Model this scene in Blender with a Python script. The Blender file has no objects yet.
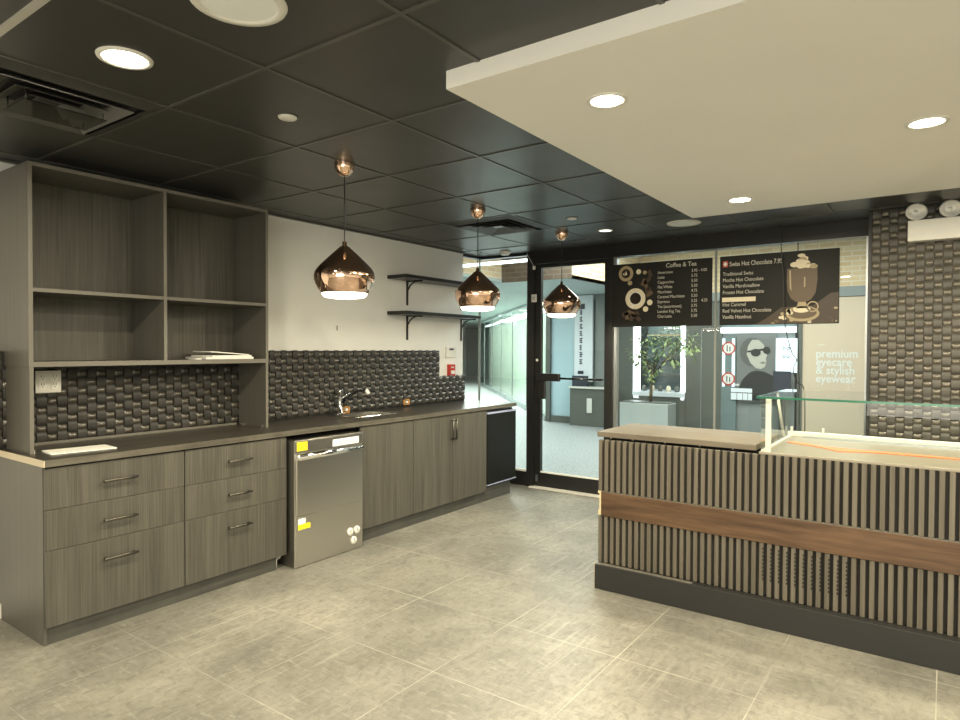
import bpy, bmesh, math, random
from mathutils import Vector, Matrix
random.seed(7)
C = bpy.context.scene.collection
PI = math.pi

# ------------------------------------------------------------------ materials
def mat(name, base=(.5, .5, .5), rough=.5, metal=0., emit=None, estr=0., spec=.5, coat=0.):
    m = bpy.data.materials.new(name); m.use_nodes = True
    b = m.node_tree.nodes['Principled BSDF']
    b.inputs['Base Color'].default_value = (*base, 1)
    b.inputs['Roughness'].default_value = rough
    b.inputs['Metallic'].default_value = metal
    b.inputs['Specular IOR Level'].default_value = spec
    b.inputs['Coat Weight'].default_value = coat
    if emit:
        b.inputs['Emission Color'].default_value = (*emit, 1)
        b.inputs['Emission Strength'].default_value = estr
    return m

def nt(m): return m.node_tree.nodes, m.node_tree.links, m.node_tree.nodes['Principled BSDF']

def coords(m, scale, kind='Object', rnd=True):
    N, L, b = nt(m)
    tc = N.new('ShaderNodeTexCoord'); mp = N.new('ShaderNodeMapping')
    mp.inputs['Scale'].default_value = scale
    L.new(tc.outputs[kind], mp.inputs['Vector'])
    if rnd:
        oi = N.new('ShaderNodeObjectInfo'); mu = N.new('ShaderNodeMath'); mu.operation = 'MULTIPLY'
        mu.inputs[1].default_value = 37.
        L.new(oi.outputs['Random'], mu.inputs[0]); L.new(mu.outputs[0], mp.inputs['Location'])
    return mp.outputs['Vector']

def noise(m, vec, scale=1., detail=4., rough=.55, dist=0.):
    N, L, b = nt(m)
    n = N.new('ShaderNodeTexNoise'); n.inputs['Scale'].default_value = scale
    n.inputs['Detail'].default_value = detail; n.inputs['Roughness'].default_value = rough
    n.inputs['Distortion'].default_value = dist
    L.new(vec, n.inputs['Vector']); return n.outputs['Fac']

def ramp(m, fac, stops):
    N, L, b = nt(m)
    r = N.new('ShaderNodeValToRGB'); e = r.color_ramp.elements
    while len(e) < len(stops): e.new(.5)
    for k, (p, c) in enumerate(stops):
        e[k].position = p; e[k].color = (*c, 1) if len(c) == 3 else c
    L.new(fac, r.inputs['Fac']); return r.outputs['Color']

def mix(m, a, b_, fac, mode='MIX'):
    N, L, b = nt(m)
    x = N.new('ShaderNodeMix'); x.data_type = 'RGBA'; x.blend_type = mode
    for s, v in ((x.inputs[6], a), (x.inputs[7], b_), (x.inputs[0], fac)):
        if isinstance(v, (int, float)): s.default_value = v
        elif isinstance(v, tuple): s.default_value = (*v, 1)
        else: L.new(v, s)
    return x.outputs[2]

def math_(m, op, a, b_=None):
    N, L, b = nt(m)
    x = N.new('ShaderNodeMath'); x.operation = op
    for s, v in ((x.inputs[0], a), (x.inputs[1], b_)):
        if v is None: continue
        if isinstance(v, (int, float)): s.default_value = v
        else: L.new(v, s)
    return x.outputs[0]

def bump(m, fac, strength=.2, dist=.01):
    N, L, b = nt(m)
    n = N.new('ShaderNodeBump'); n.inputs['Strength'].default_value = strength; n.inputs['Distance'].default_value = dist
    L.new(fac, n.inputs['Height']); L.new(n.outputs['Normal'], b.inputs['Normal'])

def wood(name, dark, mid, light, scale=(70, 70, 1.6), rough=.45, big=(9, 9, .5), spec=.5):
    m = mat(name, mid, rough, spec=spec); N, L, b = nt(m)
    f1 = noise(m, coords(m, scale), 1., 3., .6)
    f2 = noise(m, coords(m, big), 1., 3., .55, .4)
    f = math_(m, 'ADD', math_(m, 'MULTIPLY', f1, .6), math_(m, 'MULTIPLY', f2, .4))
    L.new(ramp(m, f, [(.36, dark), (.5, mid), (.64, light)]), b.inputs['Base Color'])
    bump(m, f1, .08, .002)
    return m

def simple_noise(name, c1, c2, scale, rough=.6, detail=5., **k):
    m = mat(name, c1, rough, **k); N, L, b = nt(m)
    f = noise(m, coords(m, (1, 1, 1), rnd=False), scale, detail)
    L.new(ramp(m, f, [(.35, c1), (.65, c2)]), b.inputs['Base Color'])
    return m

def glass(name, tint=(.9, .95, .93), refl=1.5, rough=0.):
    m = bpy.data.materials.new(name); m.use_nodes = True
    N, L = m.node_tree.nodes, m.node_tree.links
    N.remove(N['Principled BSDF'])
    t = N.new('ShaderNodeBsdfTransparent'); t.inputs['Color'].default_value = (*tint, 1)
    g = N.new('ShaderNodeBsdfGlossy'); g.inputs['Roughness'].default_value = rough
    fr = N.new('ShaderNodeFresnel'); fr.inputs['IOR'].default_value = refl
    mx = N.new('ShaderNodeMixShader')
    ge = N.new('ShaderNodeNewGeometry'); inv = N.new('ShaderNodeMath'); inv.operation = 'SUBTRACT'; inv.inputs[0].default_value = 1.
    L.new(ge.outputs['Backfacing'], inv.inputs[1]); mu = N.new('ShaderNodeMath'); mu.operation = 'MULTIPLY'
    L.new(fr.outputs[0], mu.inputs[0]); L.new(inv.outputs[0], mu.inputs[1])
    L.new(mu.outputs[0], mx.inputs[0]); L.new(t.outputs[0], mx.inputs[1]); L.new(g.outputs[0], mx.inputs[2])
    L.new(mx.outputs[0], N['Material Output'].inputs['Surface'])
    return m

M = {}
M['laminate'] = wood('dark_grey_oak_laminate', (.052, .049, .040), (.080, .0755, .062), (.110, .1035, .086), scale=(150, 150, 2.2), big=(13, 13, .6))
M['laminate_flat'] = wood('grey_brown_panel_board', (.078, .073, .061), (.088, .083, .070), (.098, .092, .078), scale=(60, 60, 1.2), rough=.4)
M['edge'] = mat('panel_edge_banding', (.15, .14, .118), .4)
M['gap'] = mat('black_gap', (.008, .008, .008), .8)
M['kick'] = wood('toe_kick_board', (.045, .045, .040), (.06, .06, .053), (.075, .074, .066), scale=(2, 2, 40), rough=.4)
M['worktop'] = wood('dark_worktop_laminate', (.024, .021, .017), (.042, .037, .030), (.070, .062, .049), scale=(55, 2.2, 55), big=(14, 1.0, 14), rough=.33)
M['worktop_edge'] = wood('worktop_edge', (.066, .06, .048), (.098, .09, .072), (.13, .12, .096), scale=(50, 2, 50), rough=.35)
M['pale_edge'] = mat('pale_worktop_end', (.55, .47, .34), .5)
M['handle'] = mat('dark_bronze_metal', (.13, .12, .10), .35, 1.)
M['black'] = mat('black_satin_paint', (.012, .012, .012), .35)
M['black_rough'] = mat('black_base_board', (.018, .018, .017), .5)
M['black_gloss'] = mat('black_gloss', (.006, .006, .007), .12)
M['fridge'] = mat('black_fridge_door', (.008, .009, .009), .5, spec=.2)
M['blue_lit'] = mat('blue_lit_trim', (.38, .42, .60), .3)  # whitish fridge trim, blue light from outside put into its colour
M['white_wall'] = simple_noise('white_painted_plaster', (.84, .835, .80), (.87, .865, .83), 3., .7)
M['white'] = mat('white_plastic', (.78, .77, .72), .4)
M['paper'] = mat('white_paper', (.85, .84, .78), .7)
M['paper_y'] = mat('yellowed_paper', (.80, .76, .56), .7)
M['red'] = mat('red_plastic', (.45, .03, .02), .4)
M['orange'] = mat('orange_plastic', (.85, .22, .09), .5)
M['orange_box'] = mat('orange_junction_box', (.70, .35, .10), .5)
M['chrome'] = mat('chrome', (.85, .85, .84), .08, 1.)
M['steel'] = mat('brushed_steel', (.64, .62, .57), .30, 1.)
M['steel_dark'] = mat('steel_side', (.33, .32, .29), .4, 1.)
M['yellow'] = mat('yellow_sticker', (.90, .72, .02), .5)
M['copper'] = mat('polished_copper', (.86, .60, .46), .045, 1.)
M['copper_dark'] = mat('copper_canopy', (.88, .62, .46), .06, 1.)
M['lamp_glow'] = mat('pendant_diffuser', (.9, .88, .82), .4, emit=(1, .87, .68), estr=5.)
M['lens_on'] = mat('downlight_lens_lit', (.9, .9, .9), .4, emit=(1, .86, .62), estr=30.)
M['lens_far'] = mat('downlight_lens_dim', (.9, .9, .9), .4, emit=(1, .93, .82), estr=3.)
M['off_white'] = mat('off_white_metal', (.72, .71, .66), .4)
M['soffit'] = simple_noise('soffit_paint', (.82, .81, .775), (.84, .83, .795), 2., .75)
M['alu'] = mat('aluminium', (.50, .53, .55), .35, 1.)
M['glass'] = glass('clear_window_glass', (.95, .975, .965))
M['case_glass'] = glass('clear_case_glass', (.97, .985, .975))
M['glass_edge'] = mat('green_glass_edge', (.02, .12, .075), .1)
M['green_glass'] = glass('green_tinted_glass', (.93, .97, .945))
M['deck'] = mat('taupe_case_deck', (.25, .225, .18), .3)
M['white_frame'] = mat('white_frame', (.70, .70, .66), .4)

# ceiling tile: black semi-gloss paint on mineral board
m = mat('black_ceiling_tile', (.039, .038, .035), .36, spec=.5); N, L, b = nt(m)
f = noise(m, coords(m, (1, 1, 1), rnd=False), 140., 2.); bump(m, f, .05, .001)
f2 = noise(m, coords(m, (1, 1, 1), rnd=False), 3.5, 4.)
L.new(ramp(m, f2, [(.3, (.34, .34, .34)), (.7, (.38, .38, .38))]), b.inputs['Roughness'])
M['ceil'] = m
M['tbar'] = mat('black_ceiling_grid_bar', (.075, .073, .066), .35)
M['vent'] = mat('black_vent_metal', (.035, .034, .031), .4)
M['tbar_lit'] = mat('lit_ceiling_grid_bar', (.42, .41, .37), .4)  # black grid bar coloured pale for the light it catches

# floor: greige stone tile 0.61 m with pale grout
m = mat('greige_stone_tile', (.4, .37, .3), .42); N, L, b = nt(m)
v = coords(m, (1, 1, 1), rnd=False)
n1 = noise(m, v, 1.5, 8., .62, .4)
n2 = noise(m, coords(m, (7, 3.4, 1), rnd=False), 4.2, 9., .76, .7)
n3 = noise(m, coords(m, (2.0, 9.5, 1), rnd=False), 5.0, 10., .78, 1.0)
n4 = noise(m, v, 34., 6., .7)
base = ramp(m, n1, [(.34, (.140, .135, .115)), (.50, (.205, .197, .168)), (.66, (.285, .273, .230))])
base = mix(m, base, (.098, .094, .080), math_(m, 'MULTIPLY', ramp(m, n2, [(.47, (0, 0, 0)), (.66, (1, 1, 1))]), .62))
base = mix(m, base, (.36, .345, .29), math_(m, 'MULTIPLY', ramp(m, n3, [(.53, (0, 0, 0)), (.63, (1, 1, 1))]), .50))
base = mix(m, base, (.15, .145, .125), math_(m, 'MULTIPLY', ramp(m, n4, [(.5, (0, 0, 0)), (.72, (1, 1, 1))]), .65))
n5 = noise(m, coords(m, (26, 1.6, 1), rnd=False), 1.0, 6., .7, .3)
n6 = noise(m, coords(m, (1, 1, 1), rnd=False), .9, 2., .5)
scuff = math_(m, 'MULTIPLY', ramp(m, n5, [(.55, (0, 0, 0)), (.60, (1, 1, 1))]), ramp(m, n6, [(.52, (0, 0, 0)), (.60, (1, 1, 1))]))
base = mix(m, base, (.40, .385, .325), math_(m, 'MULTIPLY', scuff, .30))
sx = N.new('ShaderNodeSeparateXYZ'); tc = N.new('ShaderNodeTexCoord'); L.new(tc.outputs['Object'], sx.inputs[0])
def line(comp, off, p, w):
    a = math_(m, 'FRACT', math_(m, 'DIVIDE', math_(m, 'SUBTRACT', sx.outputs[comp], off - 50 * p), p))
    a = math_(m, 'ABSOLUTE', math_(m, 'SUBTRACT', a, .5))
    return math_(m, 'GREATER_THAN', a, .5 - w / p / 2)
g = math_(m, 'MAXIMUM', line(0, -1.838, .6096, .0040), line(1, 2.2083, .6096, .0040))
gn = noise(m, v, 2.2, 3.)
gcol = ramp(m, gn, [(.36, (.19, .182, .155)), (.62, (.46, .445, .375))])
base = mix(m, base, gcol, g)
L.new(base, b.inputs['Base Color'])
L.new(ramp(m, n2, [(.3, (.34, .34, .34)), (.7, (.5, .5, .5))]), b.inputs['Roughness'])
bump(m, math_(m, 'SUBTRACT', math_(m, 'MULTIPLY', n3, .3), math_(m, 'MULTIPLY', g, 1.)), .12, .004)
M['floor'] = m

# woven strips: black-brown leather-look
m = mat('dark_woven_strip', (.03, .027, .022), .5, spec=.4); N, L, b = nt(m)
f = noise(m, coords(m, (14, 14, 14), rnd=False), 1., 4.)
L.new(ramp(m, f, [(.35, (.024, .0235, .021)), (.65, (.042, .040, .036))]), b.inputs['Base Color'])
M['weave'] = m
m = mat('black_woven_barrel_lit', (.066, .058, .045), .3, spec=.8)  # barrels coloured lighter than the strips for the highlights on them
M['weave_h'] = m
M['weave_brownh'] = mat('bronze_woven_barrel_lit', (.118, .104, .078), .3, spec=.9)  # lighter than the bronze strips, highlight put into the colour
m = mat('bronze_woven_strip', (.07, .06, .05), .45, .0, spec=.5); N, L, b = nt(m)
f = noise(m, coords(m, (11, 11, 11), rnd=False), 1., 4.)
L.new(ramp(m, f, [(.3, (.046, .043, .036)), (.7, (.088, .081, .067))]), b.inputs['Base Color'])
M['weave_brown'] = m
M['flute'] = wood('fluted_grey_oak', (.088, .076, .058), (.120, .105, .081), (.152, .134, .104), scale=(60, 60, 1.2), rough=.5)
M['felt'] = mat('dark_groove_backing', (.022, .020, .017), .8)
M['band'] = wood('brown_walnut_band', (.048, .025, .012), (.090, .048, .024), (.128, .073, .038), scale=(3, 45, 45), big=(2.6, 9, 9), rough=.45)
M['counter_top'] = wood('oak_counter_top', (.125, .105, .079), (.168, .142, .108), (.21, .18, .138), scale=(2.5, 50, 50), big=(1.5, 12, 12), rough=.4)
M['brass'] = mat('pale_raw_edge', (.62, .53, .33), .5)

def brick(name, c1, c2, mortar, scale=1.):
    m = mat(name, c1, .85); N, L, b = nt(m)
    tc = N.new('ShaderNodeTexCoord'); s = N.new('ShaderNodeSeparateXYZ'); L.new(tc.outputs['Object'], s.inputs[0])
    cb = N.new('ShaderNodeCombineXYZ')
    L.new(math_(m, 'ADD', s.outputs[0], s.outputs[1]), cb.inputs[0]); L.new(s.outputs[2], cb.inputs[1])
    t = N.new('ShaderNodeTexBrick'); L.new(cb.outputs[0], t.inputs['Vector'])
    t.inputs['Color1'].default_value = (*c1, 1); t.inputs['Color2'].default_value = (*c2, 1); t.inputs['Mortar'].default_value = (*mortar, 1)
    t.inputs['Scale'].default_value = 1.; t.inputs['Brick Width'].default_value = .22; t.inputs['Row Height'].default_value = .075
    t.inputs['Mortar Size'].default_value = .008
    L.new(t.outputs['Color'], b.inputs['Base Color'])
    return m
M['brick_tan'] = brick('tan_brick', (.62, .44, .26), (.70, .54, .34), (.72, .62, .48))
M['brick_shaded'] = brick('shaded_brick', (.16, .11, .075), (.20, .14, .10), (.24, .20, .16))  # bulkhead brick darkened for its shaded face
M['carpet'] = simple_noise('pale_speckled_floor', (.22, .24, .24), (.42, .44, .44), 34., .5, 8.)
M['c_ceil'] = mat('corridor_ceiling_panel', (.42, .50, .50), .5)
M['c_blue'] = mat('pale_blue_panel', (.46, .62, .68), .25)
M['c_teal'] = mat('teal_grey_panel', (.16, .21, .21), .25)
M['c_dark'] = mat('dark_green_grey_panel', (.115, .12, .105), .35)
M['c_pale'] = mat('pale_green_white_wall', (.80, .86, .78), .5)
M['c_grey'] = mat('grey_panel', (.24, .26, .25), .3)
M['taupe'] = mat('taupe_panel', (.62, .49, .36), .5)
M['c_lit'] = mat('lit_white_strip', (.9, .95, .96), .4, emit=(.88, .97, 1), estr=3.2)
M['c_screen'] = mat('lit_screen', (.8, .9, .95), .3, emit=(.78, .92, 1.), estr=1.1)
M['c_banner'] = mat('white_banner', (.78, .82, .86), .4)
M['ink'] = mat('dark_ink', (.03, .035, .05), .5)
M['ink_red'] = mat('red_ink', (.45, .06, .05), .5)
M['menu'] = mat('menu_board_black', (.012, .0115, .010), .55, spec=.3)
M['menu_text'] = mat('menu_text_cream', (.55, .53, .46), .6)
M['cream'] = mat('cream_print', (.74, .66, .48), .5)
M['gold_p'] = mat('tan_print', (.40, .32, .19), .5)
M['choc'] = mat('chocolate_print', (.055, .036, .022), .5)
M['cocoa'] = mat('cocoa_print', (.115, .078, .044), .5)
M['coffee'] = mat('coffee_print', (.02, .013, .01), .3)
M['leaf'] = simple_noise('leaf_green', (.08, .14, .06), (.30, .36, .15), 5., .5)
M['bark'] = mat('grey_bark', (.13, .10, .07), .8)
M['zinc'] = mat('zinc_planter', (.62, .65, .63), .3, .7)
M['photo_grey'] = mat('photo_mid_grey', (.16, .165, .16), .5)
M['photo_dark'] = mat('photo_dark', (.022, .024, .024), .5)
M['photo_skin'] = mat('photo_pale_grey', (.44, .42, .36), .5)
M['photo_hair'] = mat('photo_hair_grey', (.10, .10, .094), .5)
M['photo_light'] = mat('photo_light_grey', (.30, .30, .28), .5)
M['lens_glass'] = mat('lamp_reflector', (.86, .86, .83), .25, .15)
M['rubber'] = mat('black_cable', (.02, .02, .025), .5)
M['dark_speaker'] = mat('white_speaker_grille', (.82, .85, .84), .6)
M['acrylic'] = glass('smoked_acrylic', (.55, .55, .53))

# ------------------------------------------------------------------ mesh helpers
def box(bm, x0, x1, y0, y1, z0, z1, bev=0.):
    r = bmesh.ops.create_cube(bm, size=1.)
    vs = r['verts']
    for v in vs:
        v.co = Vector(((x0 + x1) / 2 + v.co.x * (x1 - x0), (y0 + y1) / 2 + v.co.y * (y1 - y0), (z0 + z1) / 2 + v.co.z * (z1 - z0)))
    if bev:
        es = list({e for v in vs for e in v.link_edges})
        bmesh.ops.bevel(bm, geom=es, offset=bev, segments=2, affect='EDGES', profile=.5)
    return bm

def B(*a, **k): return box(bmesh.new(), *a, **k)

def frame_of(d):
    d = d.normalized(); a = Vector((0, 0, 1)) if abs(d.z) < .95 else Vector((1, 0, 0))
    u = d.cross(a).normalized(); return u, d.cross(u).normalized()

def tube(bm, pts, r, n=10):
    pts = [Vector(p) for p in pts]; rings = []
    for i, p in enumerate(pts):
        d = (pts[min(i + 1, len(pts) - 1)] - pts[max(i - 1, 0)]); u, w = frame_of(d)
        rr = r[i] if isinstance(r, (list, tuple)) else r
        rings.append([bm.verts.new(p + (u * math.cos(2 * PI * k / n) + w * math.sin(2 * PI * k / n)) * rr) for k in range(n)])
    for a, b_ in zip(rings, rings[1:]):
        for k in range(n):
            f = bm.faces.new((a[k], a[(k + 1) % n], b_[(k + 1) % n], b_[k])); f.smooth = True
    bm.faces.new(rings[0][::-1]); bm.faces.new(rings[-1])
    return bm

def lathe(bm, c, prof, n=32, smooth=True):
    """prof: (radius, z) pairs around the vertical axis through c"""
    rings = []
    for r, z in prof:
        if r < 1e-5: rings.append([bm.verts.new((c[0], c[1], c[2] + z))])
        else: rings.append([bm.verts.new((c[0] + r * math.cos(2 * PI * k / n), c[1] + r * math.sin(2 * PI * k / n), c[2] + z)) for k in range(n)])
    for a, b_ in zip(rings, rings[1:]):
        for k in range(n):
            k2 = (k + 1) % n
            if len(a) == 1 and len(b_) == 1: continue
            if len(a) == 1: f = bm.faces.new((a[0], b_[k2], b_[k]))
            elif len(b_) == 1: f = bm.faces.new((a[k], a[k2], b_[0]))
            else: f = bm.faces.new((a[k], a[k2], b_[k2], b_[k]))
            f.smooth = smooth
    return bm

def disc_y(bm, cx, y, cz, rx, rz, th=.002, n=28, a0=0):
    """thin disc facing -Y"""
    return prism_y(bm, [(cx + rx * math.cos(a0 + 2 * PI * k / n), cz + rz * math.sin(a0 + 2 * PI * k / n)) for k in range(n)], y, th)

def prism_y(bm, pts, y, th=.002):
    f = [bm.verts.new((x, y - th, z)) for x, z in pts]; k = [bm.verts.new((x, y, z)) for x, z in pts]
    n = len(pts); bm.faces.new(f); bm.faces.new(k[::-1])
    for i in range(n): bm.faces.new((f[i], k[i], k[(i + 1) % n], f[(i + 1) % n]))
    return bm

def ring_y(bm, cx, y, cz, r0, r1, th=.002, n=32):
    for k in range(n):
        a, b_ = 2 * PI * k / n, 2 * PI * (k + 1) / n
        prism_y(bm, [(cx + r * math.cos(t), cz + r * math.sin(t)) for r, t in ((r0, a), (r1, a), (r1, b_), (r0, b_))], y, th)
    return bm

def text_bm(bm, body, x, z, y, size, align='LEFT', depth=.0015, sx=1., bold=0.):
    cu = bpy.data.curves.new('lettering_curve', 'FONT'); cu.body = body; cu.size = size; cu.align_x = align
    cu.extrude = depth / 2; cu.offset = bold; cu.resolution_u = 3
    o = bpy.data.objects.new('lettering_curve', cu); C.objects.link(o)
    dg = bpy.context.evaluated_depsgraph_get(); me = bpy.data.meshes.new_from_object(o.evaluated_get(dg))
    base = len(bm.verts); bm.verts.ensure_lookup_table()
    old = set(bm.verts); bm.from_mesh(me)
    for v in bm.verts:
        if v not in old: v.co = Vector((x + v.co.x * sx, y - depth / 2 - v.co.z, z + v.co.y))
    bpy.data.objects.remove(o); bpy.data.curves.remove(cu); bpy.data.meshes.remove(me)
    return bm

WL = {}
def link(name, bm, material, parent=None, recalc=True):
    if recalc: bmesh.ops.recalc_face_normals(bm, faces=bm.faces[:])
    me = bpy.data.meshes.new(name)
    off = WL.get(parent.name, Vector((0, 0, 0))) if parent else Vector((0, 0, 0))
    if off.length: bmesh.ops.translate(bm, verts=bm.verts[:], vec=-off)
    bm.to_mesh(me); bm.free()
    mats = material if isinstance(material, (list, tuple)) else [material]
    for q in mats: me.materials.append(M[q] if isinstance(q, str) else q)
    o = bpy.data.objects.new(name, me); C.objects.link(o)
    if parent: o.parent = parent; WL[o.name] = off
    return o

def tag(o, label=None, cat=None, group=None, kind=None):
    if label: o['label'] = label
    if cat: o['category'] = cat
    if group: o['group'] = group
    if kind: o['kind'] = kind
    return o

def thing(name, label, cat, loc, group=None):
    o = bpy.data.objects.new(name, None); C.objects.link(o); o.location = loc; o.empty_display_size = .05
    WL[o.name] = Vector(loc); return tag(o, label, cat, group)

def struct(name, bm, material, label=None, parent=None):
    o = link(name, bm, material, parent)
    if not parent: o['kind'] = 'structure'
    if label: o['label'] = label
    return o

def solo(name, bm, material, label, cat, loc, group=None, kind=None):
    """a thing that is one mesh, origin at loc"""
    bmesh.ops.translate(bm, verts=bm.verts[:], vec=-Vector(loc))
    o = link(name, bm, material); o.location = loc
    return tag(o, label, cat, group, kind)

def dup(root, loc, label):
    def cp(o, par):
        c = o.copy(); C.objects.link(c)
        if par: c.parent = par
        for ch in [q for q in bpy.data.objects if q.parent == o]: cp(ch, c)
        return c
    r = cp(root, None); r.location = loc; r['label'] = label; return r

# ------------------------------------------------------------------ key planes
ZC, XW, YB = 2.448, -4.13, 5.84          # ceiling, left wall, shopfront
XS = -4.047                              # face of woven backsplash
ZT, ZTB = .9016, .8688                   # worktop top / underside
XC, XF, XK = -3.470, -3.485, -3.510      # worktop edge, cabinet fronts, toe kick

# ------------------------------------------------------------------ room shell
struct('floor', B(-4.3, 4.5, -3.5, 5.90, -.05, 0), 'floor', 'greige stone tile floor with pale grout lines')
struct('ceiling', B(-4.3, 4.5, -3.5, YB + .06, ZC, ZC + .06), 'ceil', 'black painted tile ceiling')
bm = bmesh.new()
for k in range(-3, 11):
    x = -2.647 + .656 * k
    if -4.13 < x < 4.5:
        for a, b_ in ((-3.5, 1.843), (4.661, YB - .03)) if x > -1.479 else ((-3.5, YB - .03),):
            box(bm, x - .008, x + .008, a, b_, ZC - .004, ZC + .001)
for k in range(-7, 8):
    y = 1.4477 + .656 * k
    if k == -1: continue
    if -3.5 < y < YB:
        box(bm, -4.13, 4.5 if not 1.843 < y < 4.661 else -1.479, y - .0075, y + .0075, ZC - .0046, ZC + .001)
box(bm, -4.13, -4.10, -3.5, 5.437, ZC - .012, ZC)
struct('trim_1', bm, 'tbar', 'thin black grid bars between the ceiling tiles')
struct('trim_10', B(-4.13, -1.479, .7797, .8037, ZC - .007, ZC + .001), 'tbar_lit', 'ceiling grid bar coloured pale for the light on it')
struct('trim_2', B(-1.479, 4.5, 1.843, 4.661, 2.3825, ZC), 'soffit', 'dropped cream white ceiling panel over the display counter')
struct('wall_left', B(-4.29, XW, -3.5, 5.437, 0, ZC), 'white_wall', 'white painted wall behind the black wall shelves')
struct('baseboard_left', B(XW, -4.05, -3.5, 1.335, 0, .075, bev=.004), 'white', 'white baseboard end by the end panel')
struct('wall_right', B(4.5, 4.6, -3.5, 5.5, 0, ZC), 'white_wall')
bm = bmesh.new()   # unseen rear wall, opening added to let the fill light in
box(bm, -4.3, -1.0, -3.6, -3.5, 0, ZC); box(bm, 3.6, 4.5, -3.6, -3.5, 0, ZC)
box(bm, -1.0, 3.6, -3.6, -3.5, 0, .45); box(bm, -1.0, 3.6, -3.6, -3.5, 2.3, ZC)
struct('wall_rear', bm, 'white_wall')
struct('wall_back', B(-.455, 4.5, 5.455, 5.95, 0, ZC), 'black', 'dark wall behind the woven panel beside the shop window')

# ------------------------------------------------------------------ woven panels
def weave(bm, u0, u1, v0, v1, cell, fn, keep=lambda u, v: True, amp=.010, res=7):
    nu, nv = int(round((u1 - u0) / cell)), int(round((v1 - v0) / cell))
    cu, cv = (u1 - u0) / nu, (v1 - v0) / nv
    for i in range(nu):
        for j in range(nv):
            if not keep(u0 + (i + .5) * cu, v0 + (j + .5) * cv): continue
            hor = (i + j) % 2 == 0
            g = []
            for a in range(res):
                row = []
                for b_ in range(res):
                    s, t = a / (res - 1), b_ / (res - 1)
                    al, ac = (s, t) if hor else (t, s)
                    acr = .5 + (ac - .5) * (.62 if hor else .93)
                    al2 = -.01 + 1.02 * al if hor else -.15 + 1.30 * al
                    if hor:
                        h = amp * (.45 + .75 * (1 - (2 * ac - 1) ** 2)) * (1 - abs(2 * al - 1) ** 8)
                    else:
                        h = amp * (.85 - .75 * abs(2 * al - 1) ** 4) - (.0012 if b_ in (0, res - 1) else 0.)
                    uu, vv = (al2, acr) if hor else (acr, al2)
                    row.append(bm.verts.new(fn(u0 + (i + uu) * cu, v0 + (j + vv) * cv, .004 + h)))
                g.append(row)
            for a in range(res - 1):
                for b_ in range(res - 1):
                    f = bm.faces.new((g[a][b_], g[a + 1][b_], g[a + 1][b_ + 1], g[a][b_ + 1])); f.smooth = True
                    f.material_index = 1 if hor else 0
    return bm

t = thing('woven_backsplash', 'black woven strip backsplash running behind the sink with a lower end piece', 'backsplash', (XS, 1.2, ZT))
bm = bmesh.new()
top = lambda y: 1.167 if y > 4.958 else (1.340 if 1.315 < y < 2.737 else 1.417)
bm1 = weave(bmesh.new(), 1.20, 5.37, ZT + .012, 1.417, .052, lambda u, v, h: (XS - .012 + h, u, v), lambda u, v: v < top(u))
link('woven_face', bm1, ['weave', 'weave_h'], t, recalc=False)
box(bm, XW + .001, XS - .010, 1.20, 1.317, ZT + .001, 1.420); box(bm, XW + .001, XS - .010, 1.317, 2.736, ZT + .001, 1.340); box(bm, XW + .001, XS - .010, 2.736, 4.960, ZT + .001, 1.420); box(bm, XW + .001, XS - .010, 4.960, 5.372, ZT + .001, 1.160)
link('backing_board', bm, 'black', t)
link('sealant_strip', B(XS, XS + .012, 1.37, 2.69, ZT + .001, ZT + .016), 'edge', t)

t = thing('woven_wall_panel', 'tall bronze woven wall panel beside the shop window', 'wall panel', (-.435, 5.455, 0))
bm1 = weave(bmesh.new(), -.435, 2.6, .45, 2.44, .0525, lambda u, v, h: (u, 5.437 - h, v), amp=.010)
link('backing_board', B(-.435, 2.6, 5.4375, 5.4545, .45, 2.44), 'black', t)
link('woven_face', bm1, ['weave_brown', 'weave_brownh'], t, recalc=False)
link('edge_strip', B(-.458, -.436, 5.425, 5.455, 0, 2.445), 'black', t)

# ------------------------------------------------------------------ left run: worktop, cabinets
t = thing('countertop', 'long dark wood-grain countertop on the grey base cabinets', 'countertop', (XC, 1.285, ZTB))
bm = bmesh.new()
SX0, SX1, SY0, SY1 = -3.975, -3.70, 3.50, 3.95
for a in ((XW, SX0, 1.285, 5.463), (SX1, XC - .004, 1.285, 5.463), (SX0, SX1, 1.285, SY0), (SX0, SX1, SY1, 5.463)):
    box(bm, a[0], a[1], a[2], a[3], ZTB, ZT)
link('slab', bm, 'worktop', t)
link('front_edge', B(XC - .004, XC, 1.287, 5.463, ZTB, ZT - .0005), 'worktop_edge', t)
link('end_edge', B(XW, XC, 1.281, 1.286, ZTB, ZT - .0005), 'pale_edge', t)['label'] = 'pale raw end of the slab'

def handle_bar(p0, p1, out, parent):
    """bar pull between two points, standing off along +X"""
    bm = bmesh.new(); p0, p1 = Vector(p0), Vector(p1); d = (p1 - p0).normalized()
    o = Vector((out, 0, 0)); tube(bm, [p0 + o - d * .012, p1 + o + d * .012], .0068, 10)
    for p in (p0, p1): tube(bm, [p, p + o], .0045, 8)
    return link('handle', bm, 'handle', parent)

def front(bm_args, name, parent, m='laminate'):
    o = link(name, B(*bm_args, bev=.0012), m, parent); return o

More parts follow.
